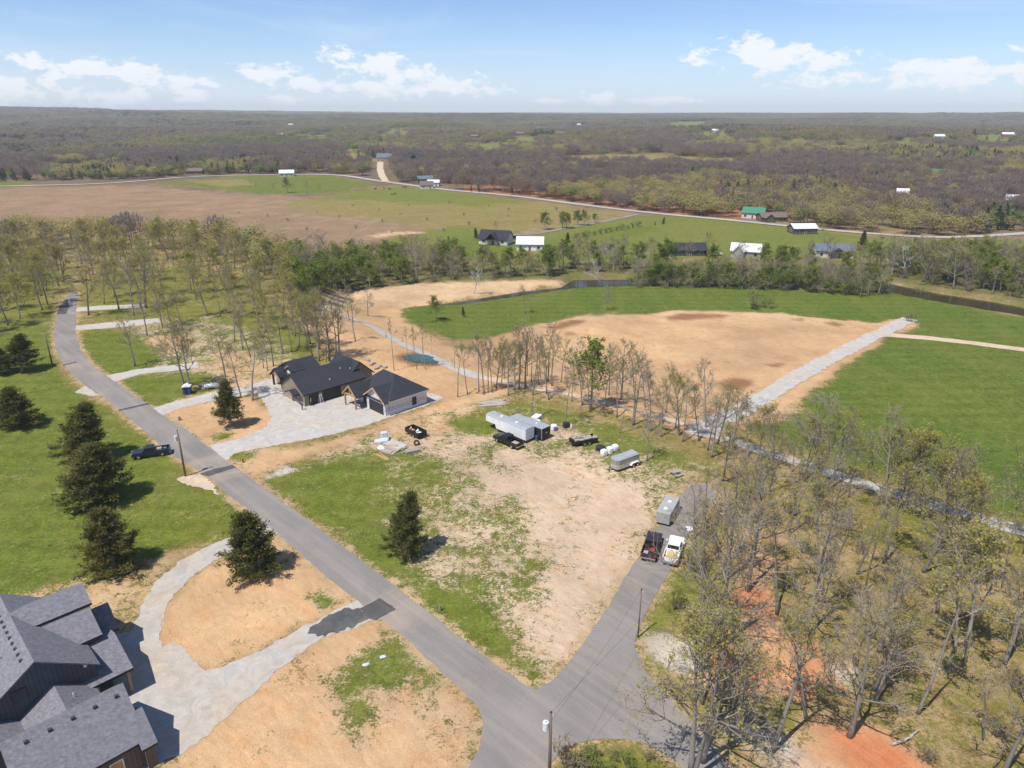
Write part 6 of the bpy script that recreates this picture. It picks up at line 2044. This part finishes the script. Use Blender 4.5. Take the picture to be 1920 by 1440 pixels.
for (bx, by, ty, kind, lab) in ((818, 602, 558, 'leafy', 'round green tree on the green field beside the creek'), (690, 592, 545, 'bare', 'leafless tree by the pale road at the foot of the slope'), (985, 588, 530, 'bare', 'large leafless tree on the green field'), (1135, 582, 540, 'bare', 'small leafless tree beside the dirt field'),
                                (869, 594, 575, 'cedar', 'small dark cedar on the green field'), (888, 550, 495, 'sycamore', 'pale sycamore rooted on the sand bar'), (1126, 533, 483, 'sycamore', 'pale sycamore leaning over the creek bend'), (1418, 578, 546, 'shrub', 'leafless shrub clump at the edge of the dirt field'), (1440, 578, 560, 'shrub', 'grey brush beside the leafless shrub clump'),
                                (1708, 604, 583, 'shrub', 'small shrub at the end of the gravel farm road'), (1613, 558, 512, 'bare', 'rounded leafless tree at the creek edge of the green field'), (1720, 556, 535, 'shrub', 'dark brush at the creek bank'),
                                (1022, 431, 401, 'leafy', 'round green tree beside the dark lane'), (1054, 428, 400, 'leafy', 'lighter green tree second along the dark lane'), (1062, 428, 402, 'leafy', 'green tree touching the lighter one along the dark lane'), (1084, 423, 397, 'leafy', 'dark green tree in the pair along the dark lane'), (1096, 423, 395, 'leafy', 'largest green tree along the dark lane'), (1114, 418, 402, 'leafy', 'small green tree at the road end of the dark lane'),
                                (930, 440, 414, 'budding', 'brown budding tree behind the white ranch house'), (893, 447, 426, 'cedar', 'pale conifer left of the white ranch house'), (841, 457, 443, 'cedar', 'small cedar on the lawn west of the white ranch house'), (1247, 478, 432, 'slim', 'tall narrow leafless tree by the long low house'), (1064, 455, 435, 'cedar', 'slim cedar in the pasture above the creek'), (1098, 456, 438, 'leafy', 'green tree in the pasture above the creek'),
                                (1117, 458, 444, 'budding', 'small budding tree in the pasture above the creek'), (1330, 472, 436, 'budding', 'brown tree next to the red tractor'), (1194, 482, 466, 'leafy', 'small bright tree in the lower pasture'), (1243, 420, 406, 'cedar', 'small cedar beside the pasture fence line'), (1228, 423, 415, 'cedar', 'tiny cedar on the pasture fence line'), (1545, 455, 418, 'budding', 'broad budding tree behind the creekside house'),
                                (1615, 470, 430, 'cedar', 'dark pine between the creekside house and county road'), (960, 365, 348, 'cedar', 'dark cedar on the county road verge'), (898, 361, 346, 'cedar', 'small cedar pair member on the county road bend'), (884, 360, 348, 'cedar', 'cedar left of the small cedar on the county road bend'), (1280, 402, 385, 'cedar', 'lone cedar at the red forest edge'),
                                (480, 362, 342, 'bare', 'grey thicket tree at the edge of the hay field'), (540, 362, 334, 'leafy', 'green tree in the thicket at the edge of the hay field'), (575, 363, 340, 'bare', 'rounded grey tree in the hay field thicket'), (600, 364, 345, 'bare', 'brown tree at the end of the hay field thicket'), (515, 363, 344, 'bare', 'small grey tree in the hay field thicket'), (345, 332, 308, 'leafy', 'yellow green tree by the brown farmhouse')):
    p = P1(bx, by)
    plant(kind, p, max(top_height(p, ty), 1.5), lab, {'cedar': 'cedar_tree'}.get(kind, NAMES.get(kind)), None, 1.15 if kind != 'cedar' else .8, None, .02, 'shrub' if kind == 'shrub' else 'tree')
for i, q in enumerate(scatter([(440, 400), (720, 380), (960, 380), (1120, 405), (960, 430), (760, 445), (600, 440)], 26, 14)[:36]):
    plant('shrub', q, trng.uniform(1.5, 3.0), 'small dark bush dotted over the tan pasture', 'shrub', 'bushes dotted over the tan pasture', None, 1, .02, 'shrub')
for i in range(12):
    p = P1(1082 + i * 10.5, 447 - i * 2.0)
    plant('shrub', p, trng.uniform(2.0, 3.6), 'green bush along the pasture fence line', 'shrub', 'bushes along the pasture fence line', None, 0, .02, 'shrub')

# ------------------------------------------------------------------ far woods, one mass
def wood_tree(seed, h, w, n, mat, sliver, cone=False, trunk=True, size=1.0):
    rng = random.Random(seed)
    m = MB()
    m.cur = 0
    if trunk:
        m.tube([(0, 0, -1), (rng.gauss(0, .2), rng.gauss(0, .2), h * .75)], [.2, .06], 4, False)
        for i in range(6):
            az = i * 1.9
            m.tube([(0, 0, h * (.3 + .07 * i)), (math.cos(az) * w * .36, math.sin(az) * w * .36, h * (.55 + .06 * i))], [.09, .03], 3, False)
    m.cur = 1
    for i in range(n):
        if cone:
            t = rng.random() ** .8
            r = w * .5 * (1 - t) ** .8 * math.sqrt(rng.random())
            z = h * (.06 + .92 * t)
        else:
            u, ph = rng.uniform(-1, 1), rng.uniform(0, 6.28)
            rr = rng.random() ** .4
            r = w * .5 * math.sqrt(max(0, 1 - u * u)) * rr
            z = h * .64 + u * rr * h * .34
        a = rng.uniform(0, 6.28)
        p = Vector((r * math.cos(a), r * math.sin(a), z))
        out = (p - Vector((0, 0, h * .42))).normalized() + Vector((rng.gauss(0, .35), rng.gauss(0, .35), rng.gauss(.3, .3)))
        out.normalize()
        if sliver:
            wv = rand_perp(out, rng) * rng.uniform(.10, .2) * size
            m.add([p - wv, p + wv, p + out * rng.uniform(1.0, 2.2) * size], [(0, 1, 2)])
        else:
            u1 = rand_perp(out, rng)
            v1 = out.cross(u1)
            s1 = rng.uniform(.35, .75) * size
            m.add([p - u1 * s1, p + v1 * s1 * .8, p + u1 * s1, p - v1 * s1 * .8], [(0, 1, 2, 3)])
    return m.mesh('woodland_tree', ['bark', mat])


wcol = bpy.data.collections.new('woodland_sources')
WK = []


def wood_src(me):
    o = bpy.data.objects.new('woodland_source_%02d' % len(WK), me)
    wcol.objects.link(o)
    WK.append(o)


for i in range(3):
    wood_src(wood_tree(200 + i, 13, 10, 520, 'wood_grey', True))               # 0-2
for i in range(2):
    wood_src(wood_tree(210 + i, 12, 10, 420, 'wood_olive', False, size=.62))    # 3-4
wood_src(wood_tree(220, 11, 9.5, 420, 'wood_green', False, size=.68))            # 5
wood_src(wood_tree(230, 11, 6, 230, 'wood_cedar', False, True, size=.8))      # 6
for i in range(2):
    wood_src(wood_tree(240 + i, 11, 10, 180, 'ridge_grey', False, trunk=False, size=.95))   # 7-8
wood_src(wood_tree(250, 11, 10, 180, 'ridge_olive', False, trunk=False, size=.95))          # 9
wood_src(wood_tree(260, 11, 9.5, 180, 'ridge_green', False, trunk=False, size=.95))            # 10
wood_src(wood_tree(270, 10, 8, 80, 'wood_cedar', False, True, trunk=False, size=1.3))      # 11


def wood_points():
    rng = np.random.default_rng(21)
    out = []
    bands = [(440, 700, 7.6), (700, 1000, 8.2), (1000, 1500, 9.5), (1500, 2300, 12.5), (2300, 3500, 18), (3500, 5500, 28), (5500, 8500, 44), (8500, 13300, 66)]
    for r0, r1, s in bands:
        half = R(47 if r0 < 3000 else 42)
        n = int(half * (r1 * r1 - r0 * r0) / s ** 2 * 1.25)
        r = np.sqrt(rng.uniform(r0 * r0, r1 * r1, n))
        a = rng.uniform(-half, half, n)
        x, y = r * np.sin(a), r * np.cos(a)
        w = np.where(r > 620, 1.0, .25)
        zi = zone_of(x + (vnoise(x / 55.0, y / 55.0) - .5) * 110 * w, y + (vnoise(x / 70.0 + 8, y / 70.0 + 3) - .5) * 150 * w)
        ok = np.ones(n, bool)
        names = np.array([z[0] for z in ZW] + ['none'])[zi]
        openz = np.isin(names, ['brown', 'brown2', 'tanmead', 'meadow', 'lush', 'sand', 'field', 'creekfl', 'lawn'])
        ok &= ~openz | ((rng.random(n) < .035) & (r > 900))
        out.append((x[ok], y[ok], np.full(ok.sum(), s)))
    # back of the left woods
    x, y, s = (np.concatenate([o[k] for o in out]) for k in range(3))
    # keep roads clear
    for line, d in ROADS_CLEAR:
        L = P(line)[:, :2]
        m = np.full(len(x), 1e9)
        for i in range(len(L) - 1):
            a, b = L[i], L[i + 1]
            e = b - a
            t = np.clip(((x - a[0]) * e[0] + (y - a[1]) * e[1]) / np.dot(e, e), 0, 1)
            m = np.minimum(m, np.hypot(x - a[0] - t * e[0], y - a[1] - t * e[1]))
        k = m > d
        x, y, s = x[k], y[k], s[k]
    # keep houses visible
    for o in list(COL.objects):
        if o.parent is None and o.get('category') in ('house', 'barn', 'shed') and o.location.y > 300:
            hx, hy = o.location.x, o.location.y
            rr = math.hypot(hx, hy)
            ux, uy = hx / rr, hy / rr
            dx, dy = x - hx, y - hy
            al, ac = dx * ux + dy * uy, np.abs(-dx * uy + dy * ux)
            w = 9 + rr * .003
            k = ~((al > -(20 + rr * .042)) & (al < 12) & (ac < w))
            x, y, s = x[k], y[k], s[k]
    r = np.hypot(x, y)
    # below the near edge of the hill, nothing on this side of the county road
    keep = np.ones(len(x), bool)
    ry = np.interp(x, [p[0] for p in RD], [p[1] for p in RD])
    keep &= (y > ry + 5) | (x < RD[0][0])
    x, y, s, r = x[keep], y[keep], s[keep], r[keep]
    n = len(x)
    # stands of one kind
    c1 = vnoise(x / 170.0 + 5, y / 260.0 + 2) * .6 + vnoise(x / 60.0, y / 60.0) * .4
    c2 = vnoise(x / 240.0 + 31, y / 300.0 + 12) * .65 + vnoise(x / 70.0 + 9, y / 70.0) * .35
    u = rng.random(n)
    kind = np.zeros(n, int)
    kind[(c1 > .54) & (u < .8)] = 1
    kind[(c1 < .30) & (u < .35)] = 1
    kind[(u > .93)] = 2
    kind[(c2 > .66) & (u < .5)] = 3
    kind[(c2 > .66) & (u > .86)] = 2
    kind[(c2 < .30) & (u < .5)] = 2
    near = r < 1250
    idx = np.where(near, np.choose(kind, [rng.integers(0, 3, n), rng.integers(3, 5, n), np.full(n, 5), np.full(n, 6)]), np.choose(kind, [rng.integers(7, 9, n), np.full(n, 9), np.full(n, 10), np.full(n, 11)]))
    f = s / 8.0
    sx = np.maximum(.95, f * 1.12) * rng.uniform(.75, 1.25, n)
    sz = (.72 + .24 * np.minimum(f, 4)) * rng.uniform(.72, 1.2, n)
    sz = np.where(r > 5500, sz * .8, sz)
    return np.stack([x, y, height(x, y) - .2], 1), idx, np.stack([sx, sx, sz], 1), rng.uniform(0, 6.28, n)


RD_PX = [(-120, 352), (60, 348), (200, 345), (330, 333), (420, 329), (560, 327), (640, 328), (705, 339), (760, 346), (830, 356), (950, 366), (1060, 380), (1200, 398), (1400, 416), (1560, 433), (1720, 445), (1800, 446), (1960, 436), (2200, 430)]
RD = sorted(P(RD_PX)[:, :2].tolist())
ROADS_CLEAR = [(RD_PX, 6.5), ([(714, 297), (712, 315), (716, 330), (724, 341)], 12.0)]


def woodland(name, co, idx, scl, rot, label):
    me = bpy.data.meshes.new(name)
    n = len(co)
    me.vertices.add(n)
    me.vertices.foreach_set('co', co.astype(np.float32).ravel())
    a = me.attributes.new('pick', 'INT', 'POINT')
    a.data.foreach_set('value', idx.astype(np.int32))
    a = me.attributes.new('size', 'FLOAT_VECTOR', 'POINT')
    a.data.foreach_set('vector', scl.astype(np.float32).ravel())
    a = me.attributes.new('turn', 'FLOAT_VECTOR', 'POINT')
    a.data.foreach_set('vector', np.stack([np.zeros(n), np.zeros(n), rot], 1).astype(np.float32).ravel())
    o = bpy.data.objects.new(name, me)
    COL.objects.link(o)
    g = bpy.data.node_groups.new('woodland', 'GeometryNodeTree')
    g.interface.new_socket('Geometry', in_out='INPUT', socket_type='NodeSocketGeometry')
    g.interface.new_socket('Geometry', in_out='OUTPUT', socket_type='NodeSocketGeometry')
    gi, go = g.nodes.new('NodeGroupInput'), g.nodes.new('NodeGroupOutput')
    ci = g.nodes.new('GeometryNodeCollectionInfo')
    ci.inputs['Collection'].default_value = wcol
    ci.inputs['Separate Children'].default_value = True
    ci.inputs['Reset Children'].default_value = True
    ip = g.nodes.new('GeometryNodeInstanceOnPoints')
    ip.inputs['Pick Instance'].default_value = True

    def attr(nm, tp):
        nd = g.nodes.new('GeometryNodeInputNamedAttribute')
        nd.data_type = tp
        nd.inputs['Name'].default_value = nm
        return nd.outputs['Attribute']
    g.links.new(gi.outputs[0], ip.inputs['Points'])
    g.links.new(ci.outputs[0], ip.inputs['Instance'])
    g.links.new(attr('pick', 'INT'), ip.inputs['Instance Index'])
    e2r = g.nodes.new('FunctionNodeEulerToRotation')
    g.links.new(attr('turn', 'FLOAT_VECTOR'), e2r.inputs[0])
    g.links.new(e2r.outputs[0], ip.inputs['Rotation'])
    g.links.new(attr('size', 'FLOAT_VECTOR'), ip.inputs['Scale'])
    g.links.new(ip.outputs[0], go.inputs[0])
    md = o.modifiers.new('woodland', 'NODES')
    md.node_group = g
    tag(o, label, 'woodland', None, 'stuff')


co, idx, scl, rot = wood_points()
print('woodland', len(co), TREE_N)
woodland('woodland', co, idx, scl, rot, 'leafless spring woodland covering the far hills to the horizon')
# back of the left-hand woods, towards the brown field
bw = np.array(scatter([(-300, 470), (-100, 452), (120, 448), (330, 452), (460, 470), (560, 500), (600, 520), (560, 540), (430, 480), (300, 468), (60, 470), (-100, 480), (-300, 500)], 7.5, 31, 9000))
rg = np.random.default_rng(3)
n = len(bw)
woodland('woodland', bw, rg.choice([3, 4, 3, 4, 4, 3, 5, 0], n), np.stack([rg.uniform(.9, 1.25, n)] * 2 + [rg.uniform(.9, 1.2, n)], 1), rg.uniform(0, 6.28, n), 'olive and grey spring woodland along the near edge of the brown field')

# ------------------------------------------------------------------ air
hb = MB().box(-13900, 13900, -400, 14200, -22, 165).build('haze', 'cable')
m = bpy.data.materials.new('haze')
m.use_nodes = True
N = NT(m.node_tree)
N.n.clear()
out = N.add('ShaderNodeOutputMaterial')
pv = N.add('ShaderNodeVolumePrincipled')
pv.inputs['Color'].default_value = (.84, .92, 1.0, 1)
pv.inputs['Density'].default_value = 1.0e-4
pv.inputs['Anisotropy'].default_value = 0.0
N.l.new(pv.outputs[0], out.inputs['Volume'])
hb.data.materials.clear()
hb.data.materials.append(m)
tag(hb, 'thin blue haze over the far hills', None, None, 'stuff')
